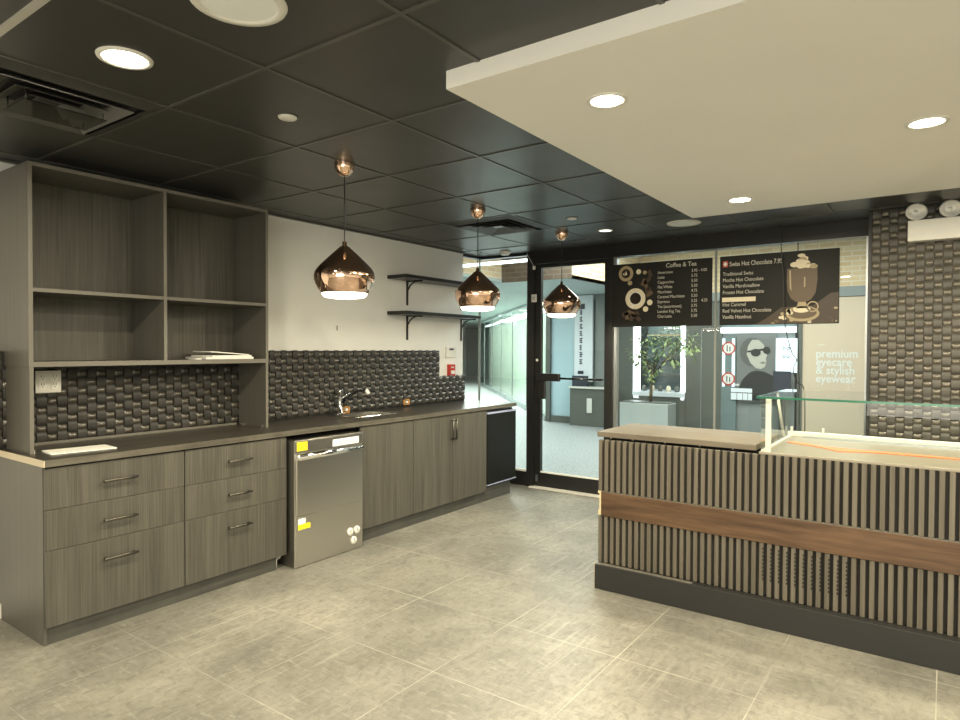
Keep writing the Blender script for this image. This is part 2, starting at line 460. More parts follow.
def drawer_unit(y0, y1, label, hand, end=False):
    t = thing('drawer_cabinet', label, 'cabinet', (XF, (y0 + y1) / 2, 0), 'grey drawer cabinets under the countertop')
    bm = bmesh.new(); box(bm, -4.03, XF - .020, max(y0, 1.303) + .001, y1 - .001, .095, ZTB - .001)
    link('carcass', bm, 'gap', t)
    for (z0, z1), hz in zip(((.0897, .4585), (.4610, .6570), (.6595, .858)), (.362, .560, .762)):
        d = front((XF - .018, XF, y0 + .002, y1 - .002, z0, z1), 'drawer', t)
        handle_bar((XF, hand[0], hz), (XF, hand[1], hz), .026, d)
    if end:
        bm = bmesh.new(); box(bm, XW + .001, XF - .0185, 1.288, 1.302, .082, ZTB - .001); box(bm, -4.04, XF - .0185, 1.288, 1.302, 0, .082)
        link('end_panel', bm, 'laminate_flat', t)
    return t
drawer_unit(1.289, 1.990, 'grey wood three-drawer cabinet at the open end of the run', (1.560, 1.706), True)
drawer_unit(1.992, 2.690, 'grey wood three-drawer cabinet beside the steel dishwasher', (2.268, 2.402))

solo('toe_kick', B(XK - .018, XK, 1.303, 2.625, 0, .088), 'kick', 'dark toe kick board under the two drawer cabinets', 'toe kick', (XK, 1.303, 0))
solo('toe_kick', B(XK - .018, XK, 3.345, 4.965, 0, .093), 'kick', 'dark toe kick board under the door cabinets', 'toe kick', (XK, 3.345, 0))
t = thing('hose_valve', 'small white water valve in the dark gap beside the dishwasher foot', 'valve', (-3.53, 2.66, 0))
bm = bmesh.new(); tube(bm, [(-3.55, 2.655, .0), (-3.55, 2.655, .055)], .006); tube(bm, [(-3.55, 2.635, .055), (-3.55, 2.68, .06)], .009)
link('body', bm, 'white', t)
link('lever', tube(bmesh.new(), [(-3.55, 2.66, .062), (-3.53, 2.675, .072)], .005), 'white', t)

t = thing('sink_cabinet', 'grey wood single-door cabinet under the sink', 'cabinet', (XF, 3.65, 0))
bm = bmesh.new(); box(bm, -4.03, XF - .020, 3.345, 3.360, .095, ZTB - .001); box(bm, -4.03, XF - .020, 3.915, 3.930, .095, ZTB - .001)
box(bm, -4.03, XF - .020, 3.345, 3.930, .095, .11); box(bm, -4.03, -4.01, 3.345, 3.930, .095, ZTB - .001); box(bm, XF - .035, XF - .020, 3.345, 3.93, .8, ZTB - .001)
link('carcass', bm, 'gap', t)
front((XF - .018, XF, 3.347, 3.930, .098, .862), 'door', t)
t = thing('door_cabinet', 'grey wood two-door cabinet beside the black mini fridge', 'cabinet', (XF, 4.45, 0))
link('carcass', B(-4.03, XF - .020, 3.934, 4.963, .095, ZTB - .001), 'gap', t)
d = front((XF - .018, XF, 3.934, 4.447, .098, .862), 'door', t); handle_bar((XF, 4.425, .655), (XF, 4.425, .815), .026, d)
d = front((XF - .018, XF, 4.450, 4.963, .098, .862), 'door', t); handle_bar((XF, 4.475, .655), (XF, 4.475, .815), .026, d)

# dishwasher
t = thing('dishwasher', 'stainless steel undercounter dishwasher with yellow stickers', 'dishwasher', (-3.42, 3.0, 0))
link('body', B(-4.02, -3.428, 2.703, 3.306, .005, .832, bev=.003), 'steel_dark', t)
link('rim', B(-3.430, -3.421, 2.701, 3.308, .004, .838, bev=.002), 'steel', t)
cp = link('control_panel', B(-3.424, -3.416, 2.712, 3.300, .757, .832, bev=.002), 'steel_dark', t)
link('switch_panel', B(-3.417, -3.413, 3.02, 3.262, .764, .812), 'c_banner', cp)
for k in range(7): link('button', B(-3.4135, -3.409, 3.035 + k * .031, 3.055 + k * .031, .775, .802, bev=.002), 'off_white', cp)
link('sticker', B(-3.417, -3.4155, 2.718, 2.803, .768, .826), 'yellow', cp)['label'] = 'yellow warning sticker'
dr = link('door', B(-3.424, -3.414, 2.716, 3.296, .345, .718, bev=.003), 'steel', t)
bm = bmesh.new()   # bowed pull lip
pr = [(-3.424, .752), (-3.404, .744), (-3.396, .728), (-3.400, .712), (-3.414, .704)]
va = [bm.verts.new((x, 2.716, z)) for x, z in pr]; vb = [bm.verts.new((x, 3.296, z)) for x, z in pr]
for k in range(4):
    f = bm.faces.new((va[k], vb[k], vb[k + 1], va[k + 1])); f.smooth = True
bm.faces.new(va); bm.faces.new(vb[::-1])
link('handle', bm, 'chrome', dr)
lp = link('lower_panel', B(-3.424, -3.415, 2.712, 3.300, .022, .338, bev=.002), 'steel', t)
link('label_strip', B(-3.416, -3.4135, 2.726, 2.825, .250, .285), 'yellow', lp)['label'] = 'yellow label'
link('label_strip', B(-3.416, -3.4135, 2.726, 2.785, .286, .322), 'paper', lp)['label'] = 'white label'
for y, z in ((3.178, .139), (3.242, .140), (3.212, .072)):
    bm = bmesh.new()
    lathe(bm, (0, 0, 0), [(0, .012), (.024, .012), (.028, .008), (.028, 0), (0, 0)], 24)
    bmesh.ops.transform(bm, matrix=Matrix.Translation((-3.416, y, z)) @ Matrix.Rotation(PI / 2, 4, 'Y'), verts=bm.verts[:])
    k_ = link('gauge', bm, 'off_white', lp)
    link('needle', B(-3.4045, -3.4035, y - .002, y + .002, z - .004, z + .02), 'ink', k_)

# mini fridge on its plinth
solo('toe_kick', B(-3.98, XK, 4.967, 5.408, 0, .128), 'kick', 'dark plinth board under the black mini fridge', 'toe kick', (XK, 5.19, 0))
t = thing('mini_fridge', 'black mini fridge at the doorway end of the counter', 'fridge', (-3.485, 5.22, .129))
link('cabinet_body', B(-4.0, -3.512, 4.970, 5.452, .129, .858, bev=.004), 'black', t)
d = link('door', B(-3.510, -3.480, 4.972, 5.470, .158, .822, bev=.006), 'fridge', t)
link('trim_strip', B(-3.512, -3.478, 4.970, 5.472, .148, .156), 'blue_lit', d)['label'] = 'pale strip under the door'
link('hinge_cap', B(-3.50, -3.477, 5.44, 5.46, .60, .612), 'black', d)
h_ = link('top_trim', B(-3.512, -3.474, 4.970, 5.472, .823, .840, bev=.004), 'blue_lit', t); h_['label'] = 'white top trim tinted blue for the light from outside'

# sink and faucet
t = thing('sink', 'steel drop-in sink in the dark countertop', 'sink', (-3.84, 3.72, ZT))
bm = bmesh.new()
for a in ((SX0 - .018, SX0 + .012, SY0 - .018, SY1 + .018), (SX1 - .012, SX1 + .018, SY0 - .018, SY1 + .018), (SX0, SX1, SY0 - .018, SY0 + .012), (SX0, SX1, SY1 - .012, SY1 + .018)):
    box(bm, *a, ZT, ZT + .006, bev=.002)
link('rim', bm, 'chrome', t)
bm = bmesh.new()
x0, x1, y0, y1, z0 = SX0 + .002, SX1 - .002, SY0 + .002, SY1 - .002, .74
box(bm, x0, x1, y0, y1, z0 - .004, z0); box(bm, x0, x0 + .004, y0, y1, z0, ZT); box(bm, x1 - .004, x1, y0, y1, z0, ZT)
box(bm, x0, x1, y0, y0 + .004, z0, ZT); box(bm, x0, x1, y1 - .004, y1, z0, ZT)
link('basin', bm, 'steel', t)
link('drain', lathe(bmesh.new(), (-3.84, 3.72, z0), [(0, .004), (.035, .004), (.04, 0)], 20), 'chrome', t)
t = thing('faucet', 'chrome single-lever faucet standing behind the sink', 'faucet', (-3.985, 3.60, ZT))
bm = bmesh.new(); lathe(bm, (-3.985, 3.60, ZT + .007), [(0, 0), (.026, 0), (.026, .01), (.019, .014), (.018, .165), (.021, .168), (.021, .19), (.016, .2), (0, .2)], 20)
link('column', bm, 'chrome', t)
sp = link('spout', tube(bmesh.new(), [(-3.975, 3.612, 1.00), (-3.95, 3.66, 1.045), (-3.92, 3.72, 1.085), (-3.90, 3.775, 1.10), (-3.893, 3.80, 1.095)], [.010, .010, .010, .011, .012], 12), 'black_gloss', t)
sp['label'] = 'black curved spout'
link('spray_head', tube(bmesh.new(), [(-3.893, 3.797, 1.10), (-3.888, 3.808, 1.085), (-3.884, 3.818, 1.062)], [.014, .017, .019], 14), 'white', sp)
link('lever', tube(bmesh.new(), [(-3.985, 3.612, 1.03), (-3.96, 3.68, 1.075)], [.007, .005], 8), 'chrome', t)
for (y, z, lab) in ((3.715, .930, 'orange electrical box in the backsplash beside the faucet'), (4.46, .945, 'orange electrical box with white plug low on the backsplash under the shelves')):
    t = thing('junction_box', lab, 'junction box', (XS, y, z), 'orange boxes at the foot of the backsplash')
    bm = bmesh.new()
    for q in ((y - .035, y + .035, z - .025, z - .020), (y - .035, y + .035, z + .020, z + .025), (y - .035, y - .030, z - .025, z + .025), (y + .030, y + .035, z - .025, z + .025)):
        box(bm, XS - .02, XS + .016, q[0], q[1], q[2], q[3])
    link('box_rim', bm, 'orange_box', t); link('plug', B(XS - .01, XS + .020, y - .012, y + .014, z - .012, z + .012, bev=.003), 'off_white', t)

# open shelf unit standing on the counter
t = thing('shelf_unit', 'tall open grey wood shelf unit standing on the drawer cabinets', 'shelf unit', (-3.93, 2.03, ZT))
HX = -3.7375
link('side_panel', B(XW + .002, HX, 1.318, 1.338, 1.342, 2.375, bev=.001), 'laminate_flat', t)
link('side_panel', B(XW + .002, HX, 2.715, 2.735, 1.342, 2.375, bev=.001), 'laminate_flat', t)
link('divider', B(XW + .02, HX - .001, 2.012, 2.031, 1.368, 2.356), 'laminate_flat', t)
link('top_panel', B(XW + .002, HX, 1.338, 2.715, 2.356, 2.375), 'laminate_flat', t)
link('bottom_shelf', B(XW + .002, HX, 1.338, 2.715, 1.342, 1.368), 'laminate_flat', t)
for a, b_ in ((1.338, 2.012), (2.031, 2.715)): link('middle_shelf', B(XW + .02, HX - .001, a, b_, 1.724, 1.743), 'laminate_flat', t)
link('back_panel', B(XW + .003, XW + .018, 1.338, 2.715, 1.368, 2.356), 'laminate', t)
bm = bmesh.new()   # lighter banding on the front edges
for q in ((1.318, 1.338, 1.342, 2.375), (2.715, 2.735, 1.342, 2.375), (1.338, 2.715, 2.356, 2.375), (1.338, 2.715, 1.342, 1.368), (2.012, 2.031, 1.368, 2.356), (1.338, 2.012, 1.724, 1.743), (2.031, 2.715, 1.724, 1.743)):
    box(bm, HX, HX + .001, *q)
link('edge_banding', bm, 'edge', t)
for y in (1.320, 2.715):
    lg = link('leg', B(XS, HX, y, y + .018, ZT, 1.3415), 'laminate_flat', t)
    link('edge_strip', B(HX, HX + .001, y, y + .018, ZT, 1.3415), 'edge', lg)
    for yy in ((y + .018, y + .034) if y < 2 else (y - .016, y),):
        for xx in (-3.78, -3.99): link('bracket', B(xx - .012, xx + .012, yy[0], yy[1], ZT, ZT + .014), 'steel', lg)

t = thing('wall_outlet', 'white double electrical outlet on the woven backsplash under the shelf unit', 'outlet', (XS, 1.517, 1.25))
pl = link('cover_plate', B(XS, XS + .012, 1.453, 1.581, 1.189, 1.312, bev=.003), 'white', t)
for y in (1.487, 1.547):
    s = link('socket', B(XS + .011, XS + .0145, y - .018, y + .018, 1.205, 1.297, bev=.002), 'paper', t)
    for z in (1.232, 1.276):
        bm = bmesh.new()
        for dy in (-.008, .006): box(bm, XS + .0142, XS + .0150, y + dy, y + dy + .003, z, z + .010)
        box(bm, XS + .0142, XS + .0150, y - .002, y + .003, z - .012, z - .007)
        link('plug_slots', bm, 'ink', s)

# paper things
bm = bmesh.new()
pts = [(-3.785, 1.386), (-3.625, 1.372), (-3.590, 1.672), (-3.750, 1.682)]
lo = [bm.verts.new((x, y, ZT + .001)) for x, y in pts]; hi = [bm.verts.new((x, y, ZT + .007)) for x, y in pts]
bm.faces.new(lo[::-1]); bm.faces.new(hi)
for k in range(4): bm.faces.new((lo[k], lo[(k + 1) % 4], hi[(k + 1) % 4], hi[k]))
t = thing('notepad', 'pale notepad lying on the countertop below the outlet', 'notepad', (-3.69, 1.53, ZT))
link('sheets', bm, 'paper', t)
link('cover_tab', B(-3.765, -3.745, 1.41, 1.50, ZT + .007, ZT + .0076), 'paper_y', t)['label'] = 'yellowed edge'
z = 1.3685
def sheet(y0, y1, x0, x1, z, th, rot, label, tilt=0.):
    bm = B(-.5 * (x1 - x0), .5 * (x1 - x0), 0, y1 - y0, 0, th)
    if tilt:
        for v in bm.verts: v.co.z += (y1 - y0 - v.co.y) * tilt
    bmesh.ops.transform(bm, matrix=Matrix.Translation(((x0 + x1) / 2, y0, z)) @ Matrix.Rotation(rot, 4, 'Z'), verts=bm.verts[:])
    return solo('paper_booklet', bm, 'paper', label, 'booklet', ((x0 + x1) / 2, (y0 + y1) / 2, z), 'white booklets on the bottom shelf')
sheet(2.32, 2.66, -4.05, -3.80, z, .014, -.03, 'white booklet at the bottom of the stack in the shelf unit')
sheet(2.36, 2.65, -4.04, -3.80, z + .0145, .010, .02, 'white booklet in the middle of the stack in the shelf unit')
sheet(2.36, 2.635, -4.03, -3.81, z + .025, .006, -.02, 'white booklet tilted up on top of the stack in the shelf unit', .075)
sheet(2.235, 2.28, -3.86, -3.79, z, .006, .1, 'small white card lying before the booklet stack on the shelf')

# wall items
def wall_shelf(z, label):
    t = thing('wall_shelf', label, 'shelf', (XW, 4.87, z), 'black wall shelves on the white wall')
    link('board', B(XW, -3.90, 4.298, 5.447, z - .028, z + .003, bev=.002), 'black', t)
    for y in (4.565, 5.405):
        bm = bmesh.new(); box(bm, XW, XW + .008, y - .011, y + .011, z - .255, z - .028); box(bm, XW, XW + .185, y - .011, y + .011, z - .036, z - .028)
        box(bm, XW + .165, XW + .185, y - .014, y + .014, z - .042, z - .028)
        tube(bm, [(XW + .008 + .135 * (1 - math.cos(a)), y, z - .15 + .118 * math.sin(a)) for a in [k * PI / 2 / 8 for k in range(9)]], .007, 8)
        link('bracket', bm, 'black', t)
wall_shelf(2.103, 'upper black wall shelf on two curved brackets')
wall_shelf(1.776, 'lower black wall shelf on two curved brackets')
t = thing('thermostat', 'white wall thermostat above the red fire alarm box', 'thermostat', (XW, 5.22, 1.405))
link('housing', B(XW, XW + .022, 5.14, 5.30, 1.350, 1.462, bev=.004), 'white', t)
link('display', B(XW + .021, XW + .024, 5.185, 5.255, 1.425, 1.443), 'ink', t)['label'] = 'dark display'
t = thing('fire_alarm', 'red fire alarm pull box above the low backsplash end', 'fire alarm', (XW, 5.22, 1.22))
link('housing', B(XW, XW + .035, 5.172, 5.268, 1.162, 1.280, bev=.004), 'red', t)
link('pull_handle', B(XW + .034, XW + .046, 5.192, 5.248, 1.180, 1.216, bev=.003), 'white', t)['label'] = 'white pull handle'
link('top_label', B(XW + .034, XW + .037, 5.20, 5.24, 1.245, 1.255), 'white', t)
bm = bmesh.new(); box(bm, XW, XW + .006, 3.692, 3.704, 1.59, 1.63, bev=.002)
solo('wall_anchor', bm, 'steel_dark', 'small grey wall anchor left in the white wall above the backsplash', 'wall anchor', (XW, 3.698, 1.61))

# ------------------------------------------------------------------ pendants
def pendant(x, y, label):
    t = thing('pendant_lamp', label, 'pendant lamp', (x, y, ZC), 'copper pendant lamps over the aisle')
    link('canopy', lathe(bmesh.new(), (x, y, ZC), [(.054, -.002)] + [(.054 * math.cos(a), -.012 - .062 * math.sin(a)) for a in [k * PI / 2 / 10 for k in range(11)]], 28), 'copper_dark', t)
    link('cord', tube(bmesh.new(), [(x, y, ZC - .07), (x, y, 2.015)], .003, 8), 'rubber', t)
    link('cap', lathe(bmesh.new(), (x, y, 1.992), [(0, .030), (.012, .030), (.013, 0), (.016, -.002)], 20), 'copper_dark', t)
    out = [(.013, 2.000), (.026, 1.993), (.075, 1.948), (.128, 1.897), (.147, 1.877), (.159, 1.857), (.1645, 1.836), (.162, 1.812), (.154, 1.788), (.141, 1.763), (.1255, 1.741)]
    inn = [(r - .003, z) for r, z in out[::-1]]
    link('shade', lathe(bmesh.new(), (x, y, 0), out + inn, 64), 'copper', t)
    link('diffuser', lathe(bmesh.new(), (x, y, 0), [(.1215, 1.750), (.1215, 1.740), (.119, 1.730), (.107, 1.720), (.06, 1.713), (0, 1.711)], 48), 'lamp_glow', t)
    return t
p1 = pendant(-2.66, 2.437, 'copper dome pendant lamp hanging nearest the shelf unit')
dup(p1, (-2.735, 3.776, ZC), 'copper dome pendant lamp in the middle of the row of three')
dup(p1, (-2.689, 4.947, ZC), 'copper dome pendant lamp hanging in front of the glass door')

# ------------------------------------------------------------------ ceiling fixtures
def downlight(x, y, z, r, lens, label, name='ceiling_downlight', cat='downlight', group='recessed ceiling downlights'):
    t = thing(name, label, cat, (x, y, z), group)
    link('rim', lathe(bmesh.new(), (x, y, z), [(r * .80, .0), (r * .82, -.006), (r, -.005), (r * 1.02, 0)], 40), 'off_white', t)
    link('lens' if cat == 'downlight' else 'grille', lathe(bmesh.new(), (x, y, z), [(r * .815, -.002), (r * .6, -.003), (0, -.0035)], 40), lens, t)
    return t
ZS = 2.3825
downlight(-2.325, 1.118, ZC, .088, 'lens_on', 'bright round downlight in the black ceiling beside the vent by the shelf unit')
downlight(-1.047, 2.272, ZS, .075, 'lens_on', 'lit downlight in the cream soffit nearest its front corner')
downlight(-.072, 3.245, ZS, .075, 'lens_on', 'lit downlight in the cream soffit farthest to the right')
downlight(-1.054, 4.252, ZS, .075, 'lens_on', 'lit downlight in the cream soffit above the menu boards')
downlight(-2.348, 5.085, ZC, .062, 'lens_far', 'small round downlight in the black ceiling in front of the glass door')
downlight(-1.680, 1.130, ZC, .135, 'dark_speaker', 'large round white ceiling speaker beside the bright downlight', 'ceiling_speaker', 'speaker', 'round white ceiling speakers')
downlight(-1.70, 5.143, ZC, .130, 'dark_speaker', 'large round white ceiling speaker above the menu boards', 'ceiling_speaker', 'speaker', 'round white ceiling speakers')
def sensor(x, y, label):
    t = thing('ceiling_sprinkler', label, 'sprinkler cover', (x, y, ZC), 'round sprinkler covers')
    link('cover', lathe(bmesh.new(), (x, y, ZC), [(0, -.010), (.036, -.010), (.040, -.006), (.040, 0)], 28), 'off_white', t)
    link('collar', lathe(bmesh.new(), (x, y, ZC), [(.041, -.001), (.041, -.004), (.048, -.004), (.048, 0)], 28), 'tbar', t)
sensor(-2.331, 1.807, 'small round white sprinkler cover near the first pendant')
sensor(-2.339, 4.461, 'small round white sprinkler cover near the square ceiling vent')
t = thing('smoke_detector', 'white smoke detector on the ceiling above the glass corner', 'smoke detector', (-3.72, 5.62, ZC))
link('housing', lathe(bmesh.new(), (-3.72, 5.62, ZC), [(0, -.035), (.04, -.034), (.052, -.02), (.055, 0)], 28), 'white', t)
link('mount', lathe(bmesh.new(), (-3.72, 5.62, ZC), [(.056, -.001), (.056, -.008), (.064, -.008), (.064, 0)], 28), 'white', t)

def diffuser(x0, x1, y0, y1, label, name, deep):
    t = thing(name, label, 'ceiling vent', ((x0 + x1) / 2, (y0 + y1) / 2, ZC), 'square black ceiling vents')
    cx, cy, h = (x0 + x1) / 2, (y0 + y1) / 2, (x1 - x0) / 2
    for k, s in enumerate((1., .74, .52, .32)):
        bm = bmesh.new()
        o_, i_ = h * s, h * s - .055 if k else h * s - .05
        zo, zi = ZC - .004 - .0 * k, ZC - .004 - deep * (1 if k else .6)
        ro = [bm.verts.new((cx + a * o_, cy + b_ * o_, zi if k else zo)) for a, b_ in ((-1, -1), (1, -1), (1, 1), (-1, 1))]
        ri = [bm.verts.new((cx + a * i_, cy + b_ * i_, zo if k else zi)) for a, b_ in ((-1, -1), (1, -1), (1, 1), (-1, 1))]
        ro2 = [bm.verts.new(v.co + Vector((0, 0, .003))) for v in ro]; ri2 = [bm.verts.new(v.co + Vector((0, 0, .003))) for v in ri]
        for q in range(4):
            n = (q + 1) % 4
            bm.faces.new((ro[q], ro[n], ri[n], ri[q])); bm.faces.new((ro2[q], ri2[q], ri2[n], ro2[n]))
            bm.faces.new((ro[q], ro2[q], ro2[n], ro[n])); bm.faces.new((ri[q], ri[n], ri2[n], ri2[q]))
        link('outer_frame' if k == 0 else 'louver', bm, 'vent' if k == 0 else 'tbar', t)
    link('core', B(cx - h * .14, cx + h * .14, cy - h * .14, cy + h * .14, ZC - .012, ZC - .004, bev=.002), 'tbar', t)
    link('duct_plate', B(cx - h + .01, cx + h - .01, cy - h + .01, cy + h - .01, ZC - .003, ZC - .0005), 'gap', t)
    return t
diffuser(-3.292, -2.658, 4.082, 4.718, 'square black ceiling vent with nested louvers near the second pendant', 'ceiling_vent', .022)
dv = diffuser(-3.292, -2.658, .803, 1.437, 'square black ceiling vent with a clear deflector over the shelf unit', 'ceiling_vent', .030)
df = link('deflector', B(-3.06, -2.86, 1.00, 1.30, ZC - .060, ZC - .055), 'acrylic', dv)
for x, y in ((-3.05, 1.01), (-2.87, 1.01), (-3.05, 1.29), (-2.87, 1.29)): link('hanger', tube(bmesh.new(), [(x, y, ZC - .004), (x, y, ZC - .060)], .003, 8), 'black_rough', df)

# emergency light
t = thing('emergency_light', 'white twin-head emergency light on the woven wall panel', 'emergency light', (-.08, 5.40, 2.19))
link('battery_box', B(-.218, .085, 5.335, 5.437, 2.190, 2.331, bev=.004), 'white', t)
for x in (-.173, .018):
    bm = bmesh.new(); lathe(bm, (0, 0, 0), [(0, -.05), (.03, -.045), (.055, -.02), (.066, .0), (.066, .012), (.055, .014)], 32)
    lathe(bm, (0, 0, 0), [(.055, .0139), (.0551, .008)], 32)
    R_ = Matrix.Translation((x, 5.365, 2.392)) @ Matrix.Rotation(.35, 4, 'Z') @ Matrix.Rotation(PI / 2 + .12, 4, 'X') @ Matrix.Scale(.86, 4, (0, 1, 0))
    bmesh.ops.transform(bm, matrix=R_, verts=bm.verts[:])
    hd = link('lamp_head', bm, 'white', t)
    bm = lathe(bmesh.new(), (0, 0, 0), [(.055, .012), (.045, .006), (.03, -.008), (.012, -.016), (.010, .004), (0, .005)], 32)
    bmesh.ops.transform(bm, matrix=R_, verts=bm.verts[:]); link('reflector', bm, 'lens_glass', hd)
    link('swivel', tube(bmesh.new(), [(x, 5.38, 2.325), (x, 5.38, 2.345)], .018, 14), 'white', t)

# ------------------------------------------------------------------ shopfront: door, windows
bm = bmesh.new()
box(bm, -3.555, -3.472, YB - .05, YB + .05, 0, ZC)                        # jamb beside the side light
box(bm, -2.640, -2.590, YB - .05, YB + .05, 0, ZC)
box(bm, -3.472, -2.640, YB - .05, YB + .05, 2.322, ZC)
w = struct('door_1', bm, 'black', 'black framed glass shop door')
leaf = link('door_leaf', box(box(box(B(-3.470, -3.402, YB - .022, YB + .022, .012, 2.318), -2.690, -2.642, YB - .022, YB + .022, .012, 2.318), -3.402, -2.69, YB - .022, YB + .022, .012, .155), -3.402, -2.69, YB - .022, YB + .022, 2.280, 2.318), 'black', w)
link('glass_pane', B(-3.402, -2.69, YB - .004, YB + .004, .155, 2.280), 'glass', leaf)
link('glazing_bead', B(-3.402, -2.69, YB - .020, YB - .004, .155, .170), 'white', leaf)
bm = bmesh.new(); tube(bm, [(-3.41, YB - .07, 1.143), (-2.70, YB - .07, 1.143)], .011, 12)
for x in (-3.39, -2.70): tube(bm, [(x, YB - .02, 1.143), (x, YB - .07, 1.143)], .009, 8)
link('push_bar', bm, 'black_gloss', leaf)
link('lock_case', B(-3.425, -3.155, YB - .085, YB - .045, 1.112, 1.190, bev=.006), 'black', leaf)
link('pull_plate', B(-3.415, -3.335, YB - .06, YB - .022, .925, 1.112, bev=.004), 'black', leaf)
link('lock_cylinder', tube(bmesh.new(), [(-3.445, YB - .022, 1.325), (-3.445, YB - .030, 1.325)], .014, 16), 'off_white', leaf)
link('floor_pivot', B(-3.455, -3.430, YB - .03, YB - .022, .06, .13), 'alu', leaf)
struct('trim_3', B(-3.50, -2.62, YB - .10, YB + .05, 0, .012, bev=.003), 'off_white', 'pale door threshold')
t = thing('door_sensor', 'small white contact sensor with a wire at the top of the door post', 'sensor', (-3.468, YB - .05, 2.28))
link('housing', B(-3.480, -3.452, YB - .066, YB - .05, 2.262, 2.300, bev=.003), 'white', t)
link('wire', tube(bmesh.new(), [(-3.475, YB - .055, 2.30), (-3.51, YB - .054, 2.36), (-3.55, YB - .053, 2.42), (-3.56, YB - .052, 2.445)], .0025, 6), 'white', t)
t = thing('door_chime', 'white door chime button on the black post beside the door', 'door chime', (-3.46, YB - .05, 1.965))
link('housing', B(-3.495, -3.435, YB - .064, YB - .05, 1.925, 2.005, bev=.003), 'white', t)
link('button', B(-3.478, -3.452, YB - .067, YB - .063, 1.945, 1.985, bev=.002), 'steel', t)

bm = bmesh.new()   # big shop window
box(bm, -2.590, -.455, YB - .05, YB + .05, 2.322, ZC); box(bm, -2.590, -.455, YB - .05, YB + .05, 0, .15)
w = struct('window_1', bm, 'black', 'shop window behind the menu boards')
link('metal_edge', B(-2.588, -2.562, YB - .03, YB + .03, .15, 2.322), 'alu', w); link('metal_edge', B(-.503, -.488, YB - .03, YB + .03, .15, 2.322), 'alu', w); link('frame_edge', B(-.488, -.456, YB - .04, YB + .04, .15, 2.322), 'black', w)
for a, b_ in ((-2.562, -1.645), (-1.641, -.503)): link('glass_pane', B(a, b_, YB - .005, YB + .005, .15, 2.322), 'glass', w)
link('joint_strip', B(-1.652, -1.634, YB - .008, YB + .008, .15, 2.322), 'c_grey', w)
bm = bmesh.new()   # glass corner beside the door
box(bm, -4.23, -3.555, YB - .04, YB + .04, .0, .148); box(bm, -4.23, -4.15, 5.437, YB - .04, 0, .148)
box(bm, -4.23, -3.555, YB - .03, YB + .03, 2.42, ZC); box(bm, -4.22, -4.16, 5.437, YB - .03, 2.42, ZC)
w = struct('window_2', bm, 'black', 'frameless glass corner at the end of the counter')
link('glass_pane', B(-4.20, -3.555, YB - .005, YB + .005, .148, 2.42), 'glass', w); link('glass_pane', B(-4.195, -4.185, 5.437, YB - .006, .148, 2.42), 'glass', w)
link('joint_strip', B(-4.208, -4.190, YB - .012, YB + .006, .148, 2.42), 'c_grey', w)
link('sill_reflection', B(-4.15, -3.56, YB - .03, YB - .006, .148, .170), 'white', w)  # last part: white strip put in for the floor reflection along the glass

# ------------------------------------------------------------------ menu boards
def menu_board(x0, x1, label):
    t = thing('menu_board', label, 'menu board', ((x0 + x1) / 2, 5.79, 1.65))
    link('panel', B(x0, x1, 5.786, 5.796, 1.652, 2.246), 'menu', t); return t
YM = 5.7855
t = menu_board(-2.598, -1.660, 'black coffee and tea menu board hanging in the shop window')
bm = bmesh.new(); text_bm(bm, 'Coffee & Tea', -1.935, 2.186, YM, .056, 'CENTER', sx=.92, bold=.0004)
link('heading', bm, 'menu_text', t)
rows = [('Americano', '3.95 - 4.00'), ('Latte', '5.75'), ('Cappuccino', '5.50'), ('Flat White', '5.50'), ('Macchiato', '4.75'), ('Caramel Macchiato', '5.50'), ('Espresso', '3.25    4.25'), ('Tea (assortment)', '3.75'), ('London Fog Tea', '5.75'), ('Chai Latte', '5.50')]
for k, (a, b_) in enumerate(rows):
    z = 2.132 - k * .0445
    link('menu_line', text_bm(bmesh.new(), a, -2.150, z, YM, .038, sx=.84), 'menu_text', t)
    link('price', text_bm(bmesh.new(), b_, -1.842, z, YM, .038, sx=.84), 'menu_text', t)
cup = link('latte_cup', disc_y(bmesh.new(), -2.458, YM, 2.155, .072, .072), 'gold_p', t)
link('latte', disc_y(bmesh.new(), -2.458, YM - .002, 2.155, .043, .043), 'coffee', cup)
link('latte_art', prism_y(prism_y(bmesh.new(), [(-2.473, 2.135), (-2.443, 2.145), (-2.456, 2.18)], YM - .004), [(-2.490, 2.150), (-2.478, 2.142), (-2.472, 2.165)], YM - .004), 'cream', cup)
cup = link('coffee_cup', disc_y(bmesh.new(), -2.363, YM, 1.915, .098, .098), 'cream', t)
link('cup_rim', ring_y(bmesh.new(), -2.363, YM - .002, 1.915, .056, .062), 'white', cup)
link('black_coffee', disc_y(bmesh.new(), -2.361, YM - .002, 1.917, .054, .054), 'coffee', cup)
link('cup_handle', prism_y(bmesh.new(), [(-2.395, 1.865), (-2.378, 1.858), (-2.386, 1.826), (-2.403, 1.835)], YM - .002), 'white', cup)
for x, z, r, q in ((-2.333, 2.165, .024, 'cream'), (-2.418, 2.065, .022, 'gold_p'), (-2.223, 1.875, .026, 'cream'), (-2.263, 1.815, .025, 'cream'), (-2.273, 2.155, .018, 'gold_p')):
    link('biscuit', disc_y(bmesh.new(), x, YM, z, r, r), q, t)
random.seed(3)
